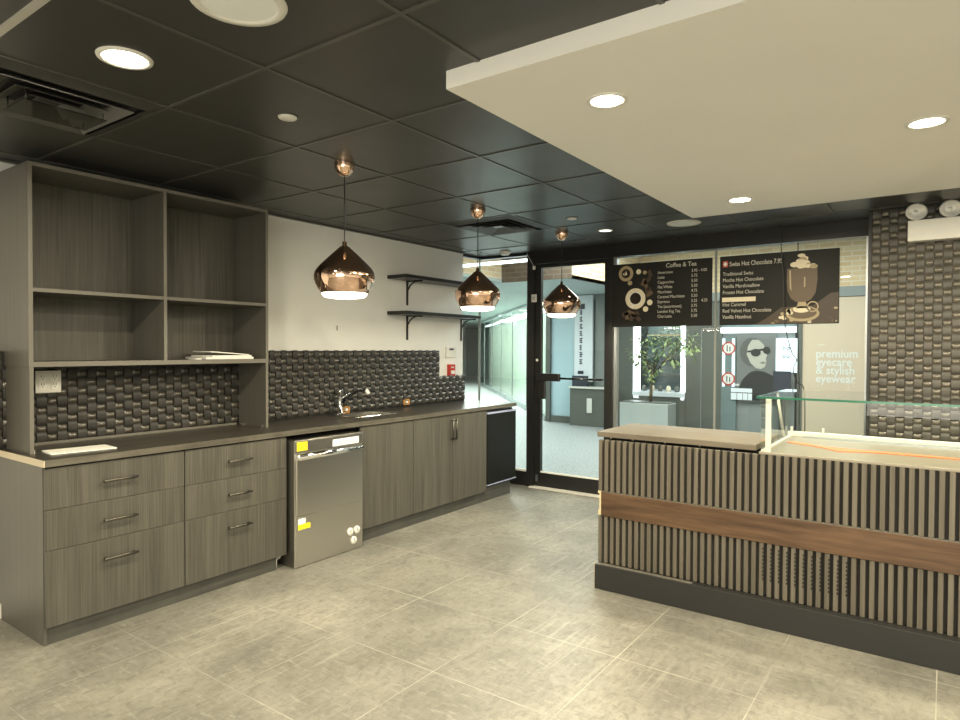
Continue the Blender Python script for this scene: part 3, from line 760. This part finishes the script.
for x, z in ((-2.248, 2.08), (-2.283, 2.065), (-2.223, 2.14), (-2.258, 2.03), (-2.243, 1.99), (-2.228, 1.955), (-2.448, 1.755), (-2.398, 1.74), (-2.358, 1.765), (-2.408, 1.785), (-2.338, 1.735), (-2.463, 1.775)):
    a = random.uniform(0, PI); s = .026
    pts = [(x + s * (1.3 * math.cos(a) * u - .7 * math.sin(a) * v), z + s * (1.3 * math.sin(a) * u + .7 * math.cos(a) * v)) for u, v in ((-1, -1), (1, -1), (1, 1), (-1, 1))]
    link('chocolate_piece', prism_y(bmesh.new(), pts, YM), random.choice(('choc', 'cocoa')), t)

t = menu_board(-1.594, -.680, 'black Swiss hot chocolate menu board with a glass of cocoa and cream')
bm = text_bm(bmesh.new(), 'Swiss Hot Chocolate 7.95', -1.515, 2.158, YM, .0545, sx=.735, bold=.0006); link('heading', bm, 'menu_text', t)
fl = link('swiss_flag', B(-1.570, -1.527, YM - .002, YM, 2.152, 2.204), 'ink_red', t)
link('white_cross', box(B(-1.556, -1.541, YM - .004, YM - .002, 2.160, 2.196), -1.565, -1.532, YM - .0038, YM - .0021, 2.171, 2.185), 'white', fl)
for k, a in enumerate(('Traditional Swiss', 'Mocha Hot Chocolate', 'Vanilla Marshmallow', 'Frozen Hot Chocolate', '', 'Hot Caramel', 'Red Velvet Hot Chocolate', 'Vanilla Hazelnut')):
    if a: link('menu_line', text_bm(bmesh.new(), a, -1.570, 2.078 - k * .0528, YM, .044, sx=.83), 'menu_text', t)
link('cover_strip', B(-1.573, -1.300, YM - .002, YM, 1.852, 1.890), 'cream', t)['label'] = 'white strip pasted over one line'
cx = -.952
pic = link('table_print', prism_y(bmesh.new(), [(-1.30, 1.656), (-.684, 1.656), (-.684, 1.90), (-.74, 1.895), (-.86, 1.80), (-1.10, 1.79), (-1.22, 1.70)], YM, .0008), 'choc', t)
link('saucer', disc_y(bmesh.new(), cx + .01, YM - .001, 1.735, .125, .062, .001), 'gold_p', pic)
link('saucer_well', disc_y(bmesh.new(), cx + .01, YM - .002, 1.742, .105, .048, .001), 'cocoa', pic)
link('glass_foot', disc_y(bmesh.new(), cx + .005, YM - .003, 1.770, .065, .026, .001), 'cream', pic)
bmx = ring_y(bmesh.new(), cx + .085, YM - .003, 1.790, .034, .044, .001); link('glass_handle', bmx, 'gold_p', pic)
pts = [(cx - .105, 2.105), (cx + .115, 2.105), (cx + .118, 2.0), (cx + .105, 1.90), (cx + .07, 1.845), (cx + .02, 1.825), (cx - .03, 1.828), (cx - .075, 1.86), (cx - .1, 1.92), (cx - .108, 2.0)]
mug = link('cocoa_glass', prism_y(bmesh.new(), pts, YM - .002, .001), 'cocoa', t)
link('glass_stem', prism_y(bmesh.new(), [(cx - .02, 1.83), (cx + .035, 1.83), (cx + .05, 1.78), (cx - .035, 1.78)], YM - .003, .001), 'gold_p', mug)
link('shine_line', prism_y(prism_y(bmesh.new(), [(cx - .09, 2.09), (cx - .078, 2.09), (cx - .072, 1.92), (cx - .085, 1.95)], YM - .003, .001), [(cx + .02, 2.03), (cx + .03, 2.03), (cx + .03, 1.95), (cx + .02, 1.95)], YM - .003, .001), 'gold_p', mug)
random.seed(11)
for k in range(16):
    u = random.uniform(-1, 1); zz = 2.11 + random.uniform(0, .10) * (1 - abs(u) ** 1.5)
    link('cream_swirl', disc_y(bmesh.new(), cx + .005 + u * .088, YM - .003 - .0002 * k, zz, random.uniform(.022, .040), random.uniform(.014, .024), .0004, 14), random.choice(('cream', 'cream', 'paper', 'gold_p')), mug)
for k in range(22):
    x, z = random.uniform(-1.20, -.70), random.uniform(1.662, 1.71 if k % 2 else 1.85)
    if z > 1.71 and x < -.86: continue
    r = random.uniform(.005, .013); link('cocoa_crumb', disc_y(bmesh.new(), x, YM - .001, z, r * 1.6, r, .0006, 8), random.choice(('gold_p', 'cocoa', 'cream')), pic)
for k in range(7):
    link('marshmallow', disc_y(bmesh.new(), random.uniform(-1.09, -1.02), YM - .0035, random.uniform(1.68, 1.77), .018, .015, .0008, 10), random.choice(('cream', 'gold_p')), pic)

def cable(pts, label):
    # smooth the path a little
    P_ = [Vector(p) for p in pts]; out = []
    for i in range(len(P_) - 1):
        p0, p1, p2, p3 = P_[max(i - 1, 0)], P_[i], P_[i + 1], P_[min(i + 2, len(P_) - 1)]
        for s in range(6):
            t_ = s / 6; out.append(.5 * ((2 * p1) + (p2 - p0) * t_ + (2 * p0 - 5 * p1 + 4 * p2 - p3) * t_ ** 2 + (3 * p1 - p0 - 3 * p2 + p3) * t_ ** 3))
    out.append(P_[-1])
    return solo('hanging_cable', tube(bmesh.new(), out, .004, 6), 'rubber', label, 'cable', tuple(pts[0]), 'dark cables hanging at the shop window')
cable([(-1.099, 5.70, ZC), (-1.085, 5.70, 2.20), (-1.072, 5.70, 2.05), (-1.066, 5.70, 1.80), (-1.046, 5.70, 1.60), (-1.00, 5.70, 1.42), (-.965, 5.70, 1.36), (-.99, 5.70, 1.28), (-.955, 5.70, 1.18), (-.905, 5.70, 1.10), (-.90, 5.70, .6)], 'dark wavy cable hanging in front of the hot chocolate menu board')
cable([(-.985, 5.815, ZC), (-.980, 5.815, 1.64), (-.962, 5.815, 1.10), (-.962, 5.815, .6)], 'thin straight cable hanging behind the hot chocolate menu board')

# ------------------------------------------------------------------ display counter
GX0, GX1 = -1.690, 2.3
t = thing('display_counter', 'fluted grey wood service counter with a brown wood band', 'counter', (.3, 3.8, 0))
bm = bmesh.new(); box(bm, GX0 + .01, GX1, 3.64, 4.45, .0, .887)
link('carcass', bm, 'gap', t)
def flutes(z0, z1, y):
    bm = bmesh.new(); p = .0384; n = int((GX1 - GX0) / p)
    prof = []
    for k in range(n):
        x = GX0 - .012 + k * p
        prof += [(x, y + .020), (x + .0008, y + .001), (x + .0018, y), (x + .0212, y), (x + .0222, y + .001), (x + .023, y + .020)]
    prof.append((GX0 - .012 + n * p, y + .020))
    back = y + .028
    a = [bm.verts.new((x, yy, z0)) for x, yy in prof]; b_ = [bm.verts.new((x, yy, z1)) for x, yy in prof]
    c = [bm.verts.new((x, back, z0)) for x, yy in prof]; d = [bm.verts.new((x, back, z1)) for x, yy in prof]
    for i in range(len(prof) - 1):
        f = bm.faces.new((a[i], a[i + 1], b_[i + 1], b_[i])); f.material_index = 1 if i % 6 == 5 else 0
        bm.faces.new((c[i], d[i], d[i + 1], c[i + 1]))
        bm.faces.new((b_[i], b_[i + 1], d[i + 1], d[i])); bm.faces.new((a[i], c[i], c[i + 1], a[i + 1]))
    bm.faces.new((a[0], b_[0], d[0], c[0])); bm.faces.new((a[-1], c[-1], d[-1], b_[-1]))
    return bm
link('fluted_panel', flutes(.582, .892, 3.611), ['flute', 'felt'], t)
lowp = link('fluted_panel', flutes(.150, .430, 3.611), ['flute', 'felt'], t)
for k in range(11):    # rows of small dark ventilation slots beside the grooves
    x = GX0 - .012 + .0384 * (24 + k) + .0205
    bm = bmesh.new()
    for j in range(9): box(bm, x - .0035, x + .0035, 3.609, 3.613, .235 + j * .020, .246 + j * .020)
    box(bm, x - .003, x + .003, 3.6125, 3.614, .235, .406)
    link('vent_slots', bm, 'gap', lowp)
wb = link('wood_band', B(GX0 + .008, GX1, 3.606, 3.640, .432, .578, bev=.002), 'band', t)
link('top_edge', B(GX0 + .008, GX1, 3.607, 3.640, .578, .5805), 'edge', wb)
link('end_edge', box(box(B(GX0 - .010, GX0 + .006, 3.606, 3.640, .438, .466), GX0 - .012, GX0 + .004, 3.606, 3.64, .568, .583), GX0 - .002, GX0 + .008, 3.605, 3.64, .438, .583), 'brass', t)['label'] = 'pale raw edge at the end of the band'
kb = link('kick_board', B(GX0 - .010, GX1, 3.560, 3.640, 0, .147, bev=.002), 'black_rough', t)
link('top_edge', B(GX0 - .010, -1.12, 3.570, 3.60, .147, .1485), 'edge', kb)
link('end_edge', B(GX0 - .014, GX0 - .0105, 3.563, 3.60, .001, .148), 'pale_edge', kb)
t = thing('wood_worktop', 'brown wood worktop board on the open end of the display counter', 'worktop', (-1.27, 3.9, .90))
link('board', B(-1.738, -.812, 3.665, 4.215, .903, .935, bev=.002), 'counter_top', t)
link('support_rail', B(-1.70, -.83, 3.70, 4.18, .8922, .903), 'gap', t)
bm = bmesh.new()
for x in (-1.66, -1.52, -1.32, -1.12, -.94): tube(bm, [(x, 3.70, .897), (x, 3.694, .897)], .005, 8)
link('screw', bm, 'steel', t)

t = thing('glass_display_case', 'low glass display case on the fluted counter', 'display case', (.4, 4.0, .89))
link('deck', B(-.79, GX1, 3.625, 4.47, .8925, .9055, bev=.002), 'deck', t)
gf = link('front_glass', B(-.790, GX1, 3.636, 3.644, .905, 1.186), 'case_glass', t)
tg = link('top_glass', B(-.800, GX1, 3.622, 4.40, 1.188, 1.197), 'case_glass', t)
link('glass_edge', B(-.800, GX1, 3.619, 3.622, 1.187, 1.198), 'glass_edge', tg)['label'] = 'green front edge of the glass'
link('glass_edge', B(-.803, -.800, 3.619, 4.40, 1.188, 1.197), 'glass_edge', tg)
link('side_glass', B(-.792, -.784, 3.646, 4.38, .905, 1.186), 'case_glass', t)
link('corner_post', B(-.764, -.738, 3.650, 3.668, .905, 1.187, bev=.001), 'white_frame', t)
link('strut', tube(bmesh.new(), [(-.795, 4.30, .912), (-.835, 4.30, 1.187)], .009, 8), 'white_frame', t)
rl = link('back_rail', B(-.79, GX1, 4.40, 4.44, .905, .935, bev=.003), 'white_frame', t)
for x in (-.775, -.60): link('rail_clip', B(x, x + .012, 4.40, 4.42, .935, .965), 'white_frame', rl)
link('track', B(-.70, GX1, 4.355, 4.385, .905, .915), 'alu', t)
link('side_rail', B(-.784, -.765, 3.65, 4.40, .905, .913), 'white_frame', t)
bm = bmesh.new()
pts = [(-.735, 4.10), (-.64, 4.06), (-.54, 3.99), (-.45, 3.93), (-.36, 3.95), (-.25, 3.97), (-.10, 3.965), (.1, 3.96), (.4, 3.955)]
wd = [.026, .030, .022, .070, .040, .032, .026, .020, .016]
v = [(bm.verts.new((x, y - w_, .9065)), bm.verts.new((x, y + w_, .9065)), bm.verts.new((x, y + w_, .9095)), bm.verts.new((x, y - w_, .9095))) for (x, y), w_ in zip(pts, wd)]
for a, b_ in zip(v, v[1:]):
    for k in range(4): bm.faces.new((a[k], a[(k + 1) % 4], b_[(k + 1) % 4], b_[k]))
bm.faces.new(v[0]); bm.faces.new(v[-1][::-1])
solo('orange_strap', bm, 'orange', 'crumpled orange strap lying in the glass display case', 'strap', (-.3, 3.97, .906))

# ------------------------------------------------------------------ corridor outside
struct('corridor_floor', box(B(-20, 5, 5.90, 27, -.06, -.002), -20, -4.301, 3.9, 5.90, -.06, -.002), 'carpet', 'pale floor of the corridor outside')
LOWZ, HIGHZ = 2.48, 3.2
bm = bmesh.new()
box(bm, -20, -4.30, 3.9, 5.90, LOWZ, LOWZ + .05); box(bm, -20, -5.69, 5.90, 27, LOWZ, LOWZ + .05); box(bm, -5.69, -4.467, 8.52, 27, LOWZ, LOWZ + .05); box(bm, -4.467, 5, 11.20, 27, LOWZ, LOWZ + .05)
struct('corridor_ceiling', bm, 'c_ceil', 'pale low ceiling of the corridor')
struct('raised_ceiling', B(-5.69, 5, 5.90, 11.3, HIGHZ, HIGHZ + .05), 'c_ceil', 'raised ceiling bay outside the shopfront')
struct('brick_wall', B(-5.69, -4.467, 8.50, 8.54, LOWZ, HIGHZ), 'brick_shaded', 'brick bulkhead face coloured dark for shade, facing the door')
bm = bmesh.new(); box(bm, -4.50, -4.467, 8.541, 11.2, LOWZ, HIGHZ); box(bm, -5.73, -5.691, 5.95, 8.499, LOWZ, HIGHZ); box(bm, -4.466, 5, 11.16, 11.2, 2.40, HIGHZ)
struct('brick_wall', bm, 'brick_tan', 'tan brick bulkhead around the raised ceiling bay')
struct('trim_4', B(-5.69, -3.5, 5.96, 6.02, 2.385, 2.412), 'c_lit', 'lit white ceiling edge outside the glass corner')  # plain ceiling edge given emission to look lit, not a lamp

def panel(name, x0, x1, y, z0, z1, m, label, cat=None, th=.04):
    o = B(x0, x1, y, y + th, z0, z1)
    return struct(name, o, m, label) if not cat else solo(name, o, m, label, cat, ((x0 + x1) / 2, y, z0))
# opposite shopfront at y = 11.2
struct('wall_shopfront', B(-6.40, -4.90, 11.20, 11.30, 0, .125), 'c_dark', 'dark plinth of the shop across the corridor')
struct('wall_shopfront', B(-6.40, 5, 12.6, 12.7, 0, LOWZ), 'c_grey', 'grey rear wall inside the shop across the corridor')
panel('wall_panel', -6.36, -5.83, 11.24, .125, LOWZ, 'c_blue', 'pale blue wall panel across the corridor')
panel('wall_panel', -5.40, -4.95, 11.26, .125, LOWZ, 'c_grey', 'grey wall panel beside the vertical banner')
struct('trim_5', B(-6.42, -6.33, 11.18, 11.25, 0, LOWZ), 'c_dark', 'dark edge post of the shop across the corridor')
t = thing('vertical_banner', 'white vertical banner with dark lettering seen through the glass door', 'banner', (-5.64, 11.2, 1.0))
link('panel', B(-5.80, -5.42, 11.19, 11.23, .82, 2.46), 'c_banner', t)
random.seed(9); bm = bmesh.new()     # too small to read in the photo: a column of small dark characters
for k in range(8):
    z = 2.10 - k * .135
    for j in range(3): box(bm, -5.69, -5.69 + random.uniform(.03, .08), 11.186, 11.189, z + j * .035, z + j * .035 + .016)
    box(bm, -5.665, -5.645, 11.185, 11.1858, z - .01, z + .09)
link('lettering', bm, 'ink', t)
bm = bmesh.new(); box(bm, -5.72, -5.58, 11.186, 11.189, 2.20, 2.30); box(bm, -5.72, -5.60, 11.186, 11.189, .96, 1.02); link('emblem', bm, 'ink', t)
t = thing('reception_desk', 'dark reception desk behind the glass door banner', 'desk', (-5.4, 11.0, 0))
link('front', B(-5.76, -4.95, 10.95, 11.19, .0, .70), 'c_dark', t)
link('desktop', B(-5.78, -4.93, 10.92, 11.19, .70, .73), 'off_white', t)
link('monitor', B(-5.77, -5.45, 11.05, 11.09, .731, .93), 'ink', t)
link('leaflet', B(-5.40, -5.30, 10.93, 10.949, .25, .52), 'off_white', t)

struct('trim_6', B(-4.98, -4.62, 11.20, 11.26, 0, LOWZ), 'c_dark', 'dark pier beside the display window across the corridor')
t = thing('shop_display_window', 'lit shop display window with white frame behind the potted tree', 'display window', (-4.1, 11.22, 0))
link('frame', box(B(-4.60, -4.50, 11.20, 11.28, .55, 2.3), -3.735, -3.665, 11.20, 11.28, .55, 2.3), 'c_lit', t)  # frame posts glow by emission to look brightly lit, not lamps
link('back_panel', B(-4.60, -3.66, 11.9, 11.94, .55, 2.3), 'c_teal', t)
for z in (.95, 1.30, 1.68): link('shelf', B(-4.5, -3.73, 11.6, 11.88, z, z + .03), 'gold_p' if z > 1.5 else 'c_dark', t)
link('sill', B(-4.60, -3.66, 11.18, 11.9, .60, .68), 'c_banner', t)
link('base', B(-4.62, -3.66, 11.20, 11.9, 0, .60), 'c_dark', t)
random.seed(5)
for k in range(5):
    x = -4.45 + k * .15; link('ornament', lathe(bmesh.new(), (x, 11.35, .68), [(0, 0), (.035, 0), (.045, .05), (.03, .10), (0, .11)], 14), random.choice(('c_grey', 'cream', 'c_dark')), t)
panel('wall_panel', -3.66, -3.05, 11.22, 0, 2.40, 'c_dark', 'dark panel between the display window and the portrait poster')
struct('trim_7', B(-3.392, -3.378, 11.205, 11.22, 0, 1.78), 'c_grey', 'pale joint in the dark panel')
t = thing('notice_board', 'narrow lit notice strip with two red-ringed signs beside the portrait poster', 'notice', (-2.93, 11.2, .7))
link('panel', B(-3.05, -2.81, 11.20, 11.24, 0, 1.64), 'c_teal', t)
link('strip', box(B(-3.03, -2.99, 11.195, 11.20, .82, 1.62), -2.875, -2.835, 11.195, 11.20, .82, 1.62), 'c_screen', t)
for z in (1.46, .95):
    s = link('round_sign', disc_y(bmesh.new(), -2.93, 11.194, z, .092, .112, .004), 'off_white', t)
    link('red_ring', ring_y(bmesh.new(), -2.93, 11.190, z, .085, .110, .003), 'ink_red', s)
    link('symbol', box(B(-2.96, -2.945, 11.186, 11.19, z - .05, z + .05), -2.915, -2.90, 11.186, 11.19, z - .05, z + .03), 'ink', s)
t = thing('portrait_poster', 'grey portrait poster of a person in dark sunglasses', 'poster', (-2.49, 11.2, .8))
link('sheet', B(-2.80, -2.20, 11.19, 11.23, .60, 1.70), 'photo_grey', t)
yq = 11.189
fg = link('figure', prism_y(bmesh.new(), [(-2.79, .76), (-2.70, .95), (-2.60, 1.06), (-2.50, 1.10), (-2.36, 1.08), (-2.24, 1.02), (-2.21, .90), (-2.21, .61), (-2.79, .61)], yq, .003), 'photo_dark', t); fg['label'] = 'person in a dark high collar and sunglasses'
link('hair', disc_y(bmesh.new(), -2.56, yq - .003, 1.40, .185, .235, .003), 'photo_hair', fg)
link('face', prism_y(bmesh.new(), [(-2.62, 1.50), (-2.56, 1.60), (-2.46, 1.60), (-2.38, 1.52), (-2.355, 1.42), (-2.325, 1.34), (-2.345, 1.30), (-2.335, 1.24), (-2.36, 1.16), (-2.42, 1.12), (-2.50, 1.14), (-2.58, 1.22), (-2.64, 1.36)], yq - .006, .003), 'photo_skin', fg)
link('sunglasses', disc_y(disc_y(prism_y(bmesh.new(), [(-2.63, 1.42), (-2.36, 1.46), (-2.36, 1.43), (-2.63, 1.39)], yq - .009, .003), -2.50, yq - .012, 1.39, .075, .062, .003), -2.335, yq - .012, 1.43, .055, .058, .003), 'photo_dark', fg)
link('mouth', prism_y(bmesh.new(), [(-2.44, 1.225), (-2.385, 1.245), (-2.34, 1.235), (-2.385, 1.21)], yq - .009, .003), 'photo_grey', fg)
link('caption', text_bm(bmesh.new(), 'oo', -2.83, .84, 11.188, .07, bold=.003), 'white', t)
t = thing('price_card', 'white price cards under the portrait poster', 'card', (-2.72, 11.18, .6))
link('upper_card', B(-2.88, -2.55, 11.17, 11.185, .735, .80), 'c_banner', t)
lc = link('lower_card', B(-2.88, -2.55, 11.17, 11.185, .61, .72), 'c_banner', t)
link('rule_lines', box(box(B(-2.79, -2.78, 11.167, 11.17, .61, .72), -2.70, -2.69, 11.167, 11.17, .61, .72), -2.62, -2.61, 11.167, 11.17, .61, .72), 'c_grey', lc)
panel('wall_panel', -3.05, -1.93, 11.26, 0, 1.72, 'c_grey', 'grey shop window base under the poster')
solo('light_strip', B(-3.05, -1.90, 11.15, 11.19, 1.715, 1.80), 'c_lit', 'long lit strip above the portrait poster', 'light', (-2.48, 11.17, 1.715))
panel('wall_panel', -3.05, -1.83, 11.24, 1.80, 2.40, 'c_teal', 'teal fascia above the lit strip')
t = thing('lit_screen', 'lit white eyewear screen between the portrait and the taupe panel', 'screen', (-2.05, 11.2, 1.1))
link('panel', B(-2.20, -1.885, 11.20, 11.2595, 1.08, 1.62), 'c_screen', t)
bm = bmesh.new()
for z in (1.33, 1.46):
    for x in (-2.08, -2.02): ring_y(bm, x, 11.199, z, .012, .026, .003, 14)
link('glasses_icon', bm, 'ink', t)
t = thing('monitor', 'dark monitor standing in front of the lit eyewear screen', 'monitor', (-2.09, 11.11, .6))
link('display', B(-2.22, -1.96, 11.10, 11.13, .72, 1.10), 'ink', t)
link('stand', B(-2.13, -2.05, 11.08, 11.15, 0, .72), 'c_dark', t)
struct('trim_8', B(-1.885, -1.815, 11.18, 11.24, 0, 2.30), 'c_dark', 'dark post beside the taupe panel')
t = thing('taupe_panel', 'taupe shop panel lettered premium eyecare and stylish eyewear', 'sign panel', (-1.3, 11.2, 0))
link('panel', B(-1.815, 3.0, 11.20, 11.24, 0, 2.255), 'taupe', t)
bm = bmesh.new()
for k, s in enumerate(('premium', 'eyecare', '& stylish', 'eyewear')):
    text_bm(bm, s, -1.625, 1.325 - k * .128, 11.199, .175, 'LEFT', .004, sx=.90, bold=.003)
box(bm, -1.60, -1.50, 11.195, 11.199, 1.512, 1.522)
link('lettering', bm, 'off_white', t)
struct('trim_9', B(-4.46, 3.0, 11.17, 11.23, 2.255, 2.40), 'c_grey', 'grey fascia over the taupe panel')

# potted tree
t = thing('potted_tree', 'potted tree in a zinc planter outside the shop window', 'plant', (-3.9, 10.3, 0))
pl = link('planter', B(-4.39, -3.57, 10.1, 10.5, 0, .56, bev=.01), 'zinc', t)
link('soil', B(-4.37, -3.59, 10.12, 10.48, .56, .575), 'c_dark', pl)
bm = bmesh.new(); tube(bm, [(-3.93, 10.3, .56), (-3.92, 10.3, .85), (-3.90, 10.29, 1.1)], [.03, .024, .018], 10)
br = [(-4.08, 10.2, 1.42), (-3.60, 10.3, 1.62), (-3.30, 10.25, 1.55), (-3.80, 10.4, 1.60), (-4.0, 10.35, 1.25), (-3.55, 10.35, 1.30)]
for q in br: tube(bm, [(-3.91, 10.3, 1.0), ((-3.91 + q[0]) / 2, (10.3 + q[1]) / 2, (1.0 + q[2]) / 2 + .08), q], [.014, .010, .005], 6)
link('trunk', bm, 'bark', t)
bm = bmesh.new(); random.seed(21)
def leaf(p, d, s):
    u, w_ = frame_of(d); d = d.normalized(); m_ = p + d * s * .5
    a, b_, c, e = bm.verts.new(p), bm.verts.new(m_ + u * s * .22 + w_ * s * .04), bm.verts.new(p + d * s), bm.verts.new(m_ - u * s * .22 + w_ * s * .04)
    bm.faces.new((a, b_, c, e))
cl = [(*q, .20) for q in br] + [(-3.9, 10.3, 1.62, .24), (-3.45, 10.3, 1.60, .22), (-3.25, 10.25, 1.48, .18), (-4.10, 10.25, 1.30, .16), (-3.93, 10.3, 1.0, .13), (-3.89, 10.3, 1.15, .16), (-3.7, 10.3, 1.45, .2)]
for x, y, z, r in cl:
    for k in range(55):
        d = Vector((random.gauss(0, 1), random.gauss(0, 1), random.gauss(0, 1))); d.normalize()
        leaf(Vector((x, y, z)) + d * r * random.uniform(.3, 1.), (d + Vector((0, 0, -.6))), random.uniform(.06, .11))
lf = link('foliage', bm, 'leaf', t, recalc=False); lf['kind'] = 'stuff'

# glass partition running away down the corridor
t = thing('glass_partition', 'long green tinted glass partition running down the corridor', 'partition', (-10, 15, 0))
a, b_ = Vector((-6.45, 11.25, 0)), Vector((-15.3, 21.2, 0)); d = (b_ - a).normalized(); n_ = Vector((-d.y, d.x, 0)); Ln = (b_ - a).length
def slab(bm, s0, s1, z0, z1, th, off=0.):
    vs = []
    for s in (s0, s1):
        for o in (off - th / 2, off + th / 2):
            for z in (z0, z1): vs.append(bm.verts.new(a + d * s + n_ * o + Vector((0, 0, z))))
    for q in ((0, 1, 3, 2), (4, 6, 7, 5), (0, 4, 5, 1), (2, 3, 7, 6), (0, 2, 6, 4), (1, 5, 7, 3)): bm.faces.new([vs[k] for k in q])
    return bm
np_ = 6
for k in range(np_):
    link('glass_pane', slab(bmesh.new(), Ln * k / np_ + .02, Ln * (k + 1) / np_ - .02, .10, 2.40, .012), 'green_glass', t)
for k in range(np_ + 1): link('post', slab(bmesh.new(), Ln * k / np_ - .02, Ln * k / np_ + .02, 0, LOWZ, .03), 'c_grey', t)
link('base_rail', slab(bmesh.new(), 0, Ln, 0, .10, .06), 'c_teal', t)
link('head_rail', slab(bmesh.new(), 0, Ln, 2.40, LOWZ, .06), 'c_ceil', t)
struct('wall_partition', slab(bmesh.new(), 0, Ln, 0, LOWZ, .05, -.45), 'c_pale', 'pale wall behind the green glass partition')
struct('wall_corridor', B(-20, -4, 26.5, 26.6, 0, LOWZ), 'c_teal', 'dark end wall of the corridor')
struct('wall_corridor', B(-20, -19.9, 3.95, 26.5, 0, LOWZ), 'c_pale')
struct('wall_corridor', B(5, 5.1, 5.9, 12.6, 0, HIGHZ), 'c_grey')
struct('wall_corridor', B(-20, -4.31, 3.9, 3.95, 0, LOWZ), 'c_pale')
solo('light_strip', slab(bmesh.new(), 1.2, Ln - .4, 2.28, 2.34, .05, -.25), 'c_lit', 'long lit strip inside the green glass partition', 'light', tuple(a))

# ------------------------------------------------------------------ lights
def area(name, loc, size, power, color, rot=(0, 0, 0), shape='DISK', sy=None, spread=PI):
    l = bpy.data.lights.new(name, 'AREA'); l.energy = power; l.color = color; l.shape = shape; l.size = size
    if sy: l.size_y = sy
    l.spread = spread
    o = bpy.data.objects.new(name, l); C.objects.link(o); o.location = loc; o.rotation_euler = rot; return o
WARM = (1, .89, .65)
for x, y in ((-1.047, 2.272), (-.072, 3.245), (-1.054, 4.252)): area('downlight_and_fill', (x, y, ZS - .012), .11, 36, WARM)
area('downlight_and_fill', (-2.325, 1.118, ZC - .012), .13, 34, WARM)
for x, y in ((-2.325, -.9), (-.4, -.9), (1.6, -.9), (1.9, .8)): area('downlight_and_fill', (x, y, ZC - .012), .13, 55, WARM)  # unseen lamps added as fill behind the camera, without fixtures
for x, y in ((.9, 2.272), (.9, 4.252), (2.6, 3.2)): area('downlight_and_fill', (x, y, ZS - .012), .11, 34, WARM)  # unseen soffit lamps added for fill, without fixtures
for x, y in ((-2.66, 2.437), (-2.735, 3.776), (-2.689, 4.947)): area('pendant_bulb', (x, y, 1.704), .22, 18, WARM)
area('rear_fill', (1.3, -3.55, 1.4), 4.4, 160, (1., .95, .80), (PI / 2, 0, 0), 'RECTANGLE', 1.8)  # unseen fill lamp added behind the camera, shining in at the rear opening
COOL = (.93, 1., .95)
area('corridor_light', (-2.5, 8.6, 3.15), 4.5, 290, COOL, (0, 0, 0), 'RECTANGLE', 2.5)
area('corridor_light', (-8.0, 9.0, 2.46), 3.0, 150, COOL, (0, 0, 0), 'RECTANGLE', 2.0)
area('corridor_light', (-11.0, 13.0, 2.46), 3.0, 190, COOL, (0, 0, 0), 'RECTANGLE', 3.0)
area('corridor_light', (-9.6, 17.6, 2.46), 3.0, 170, COOL, (0, 0, 0), 'RECTANGLE', 3.0)
area('corridor_light', (-11.5, 15.7, 2.45), 11., 420, (.93, 1., .92), (0, 0, math.atan2(d.y, d.x)), 'RECTANGLE', .5)  # unseen lamp added to brighten the green glass partition
area('shop_light', (-4.1, 11.75, 2.3), .6, 14, COOL)

w = bpy.data.worlds.new('world'); bpy.context.scene.world = w; w.use_nodes = True
w.node_tree.nodes['Background'].inputs[0].default_value = (.8, .9, 1, 1); w.node_tree.nodes['Background'].inputs[1].default_value = .05

# ------------------------------------------------------------------ camera
yaw, pitch, roll = math.radians(-35.6836), math.radians(-1.0436), math.radians(.2149)
fw = Vector((math.sin(yaw) * math.cos(pitch), math.cos(yaw) * math.cos(pitch), math.sin(pitch)))
r = Vector((math.cos(yaw), -math.sin(yaw), 0)); u = r.cross(fw)
R_, U_ = math.cos(roll) * r + math.sin(roll) * u, math.cos(roll) * u - math.sin(roll) * r
cam = bpy.data.cameras.new('camera'); co = bpy.data.objects.new('camera', cam); C.objects.link(co)
cam.sensor_width = 36; cam.lens = 647.07 / 960 * 36; cam.clip_start = .05; cam.clip_end = 100
co.matrix_world = Matrix(((R_.x, U_.x, -fw.x, 0), (R_.y, U_.y, -fw.y, 0), (R_.z, U_.z, -fw.z, 1.4456), (0, 0, 0, 1)))
sc = bpy.context.scene; sc.camera = co
sc.view_settings.view_transform = 'Standard'; sc.view_settings.look = 'None'
sc.view_settings.gamma = 1; sc.view_settings.exposure = 0.1
sc.cycles.use_denoising = True; sc.cycles.max_bounces = 10; sc.cycles.transparent_max_bounces = 24
sc.cycles.caustics_reflective = False; sc.cycles.caustics_refractive = False; sc.cycles.sample_clamp_indirect = 4
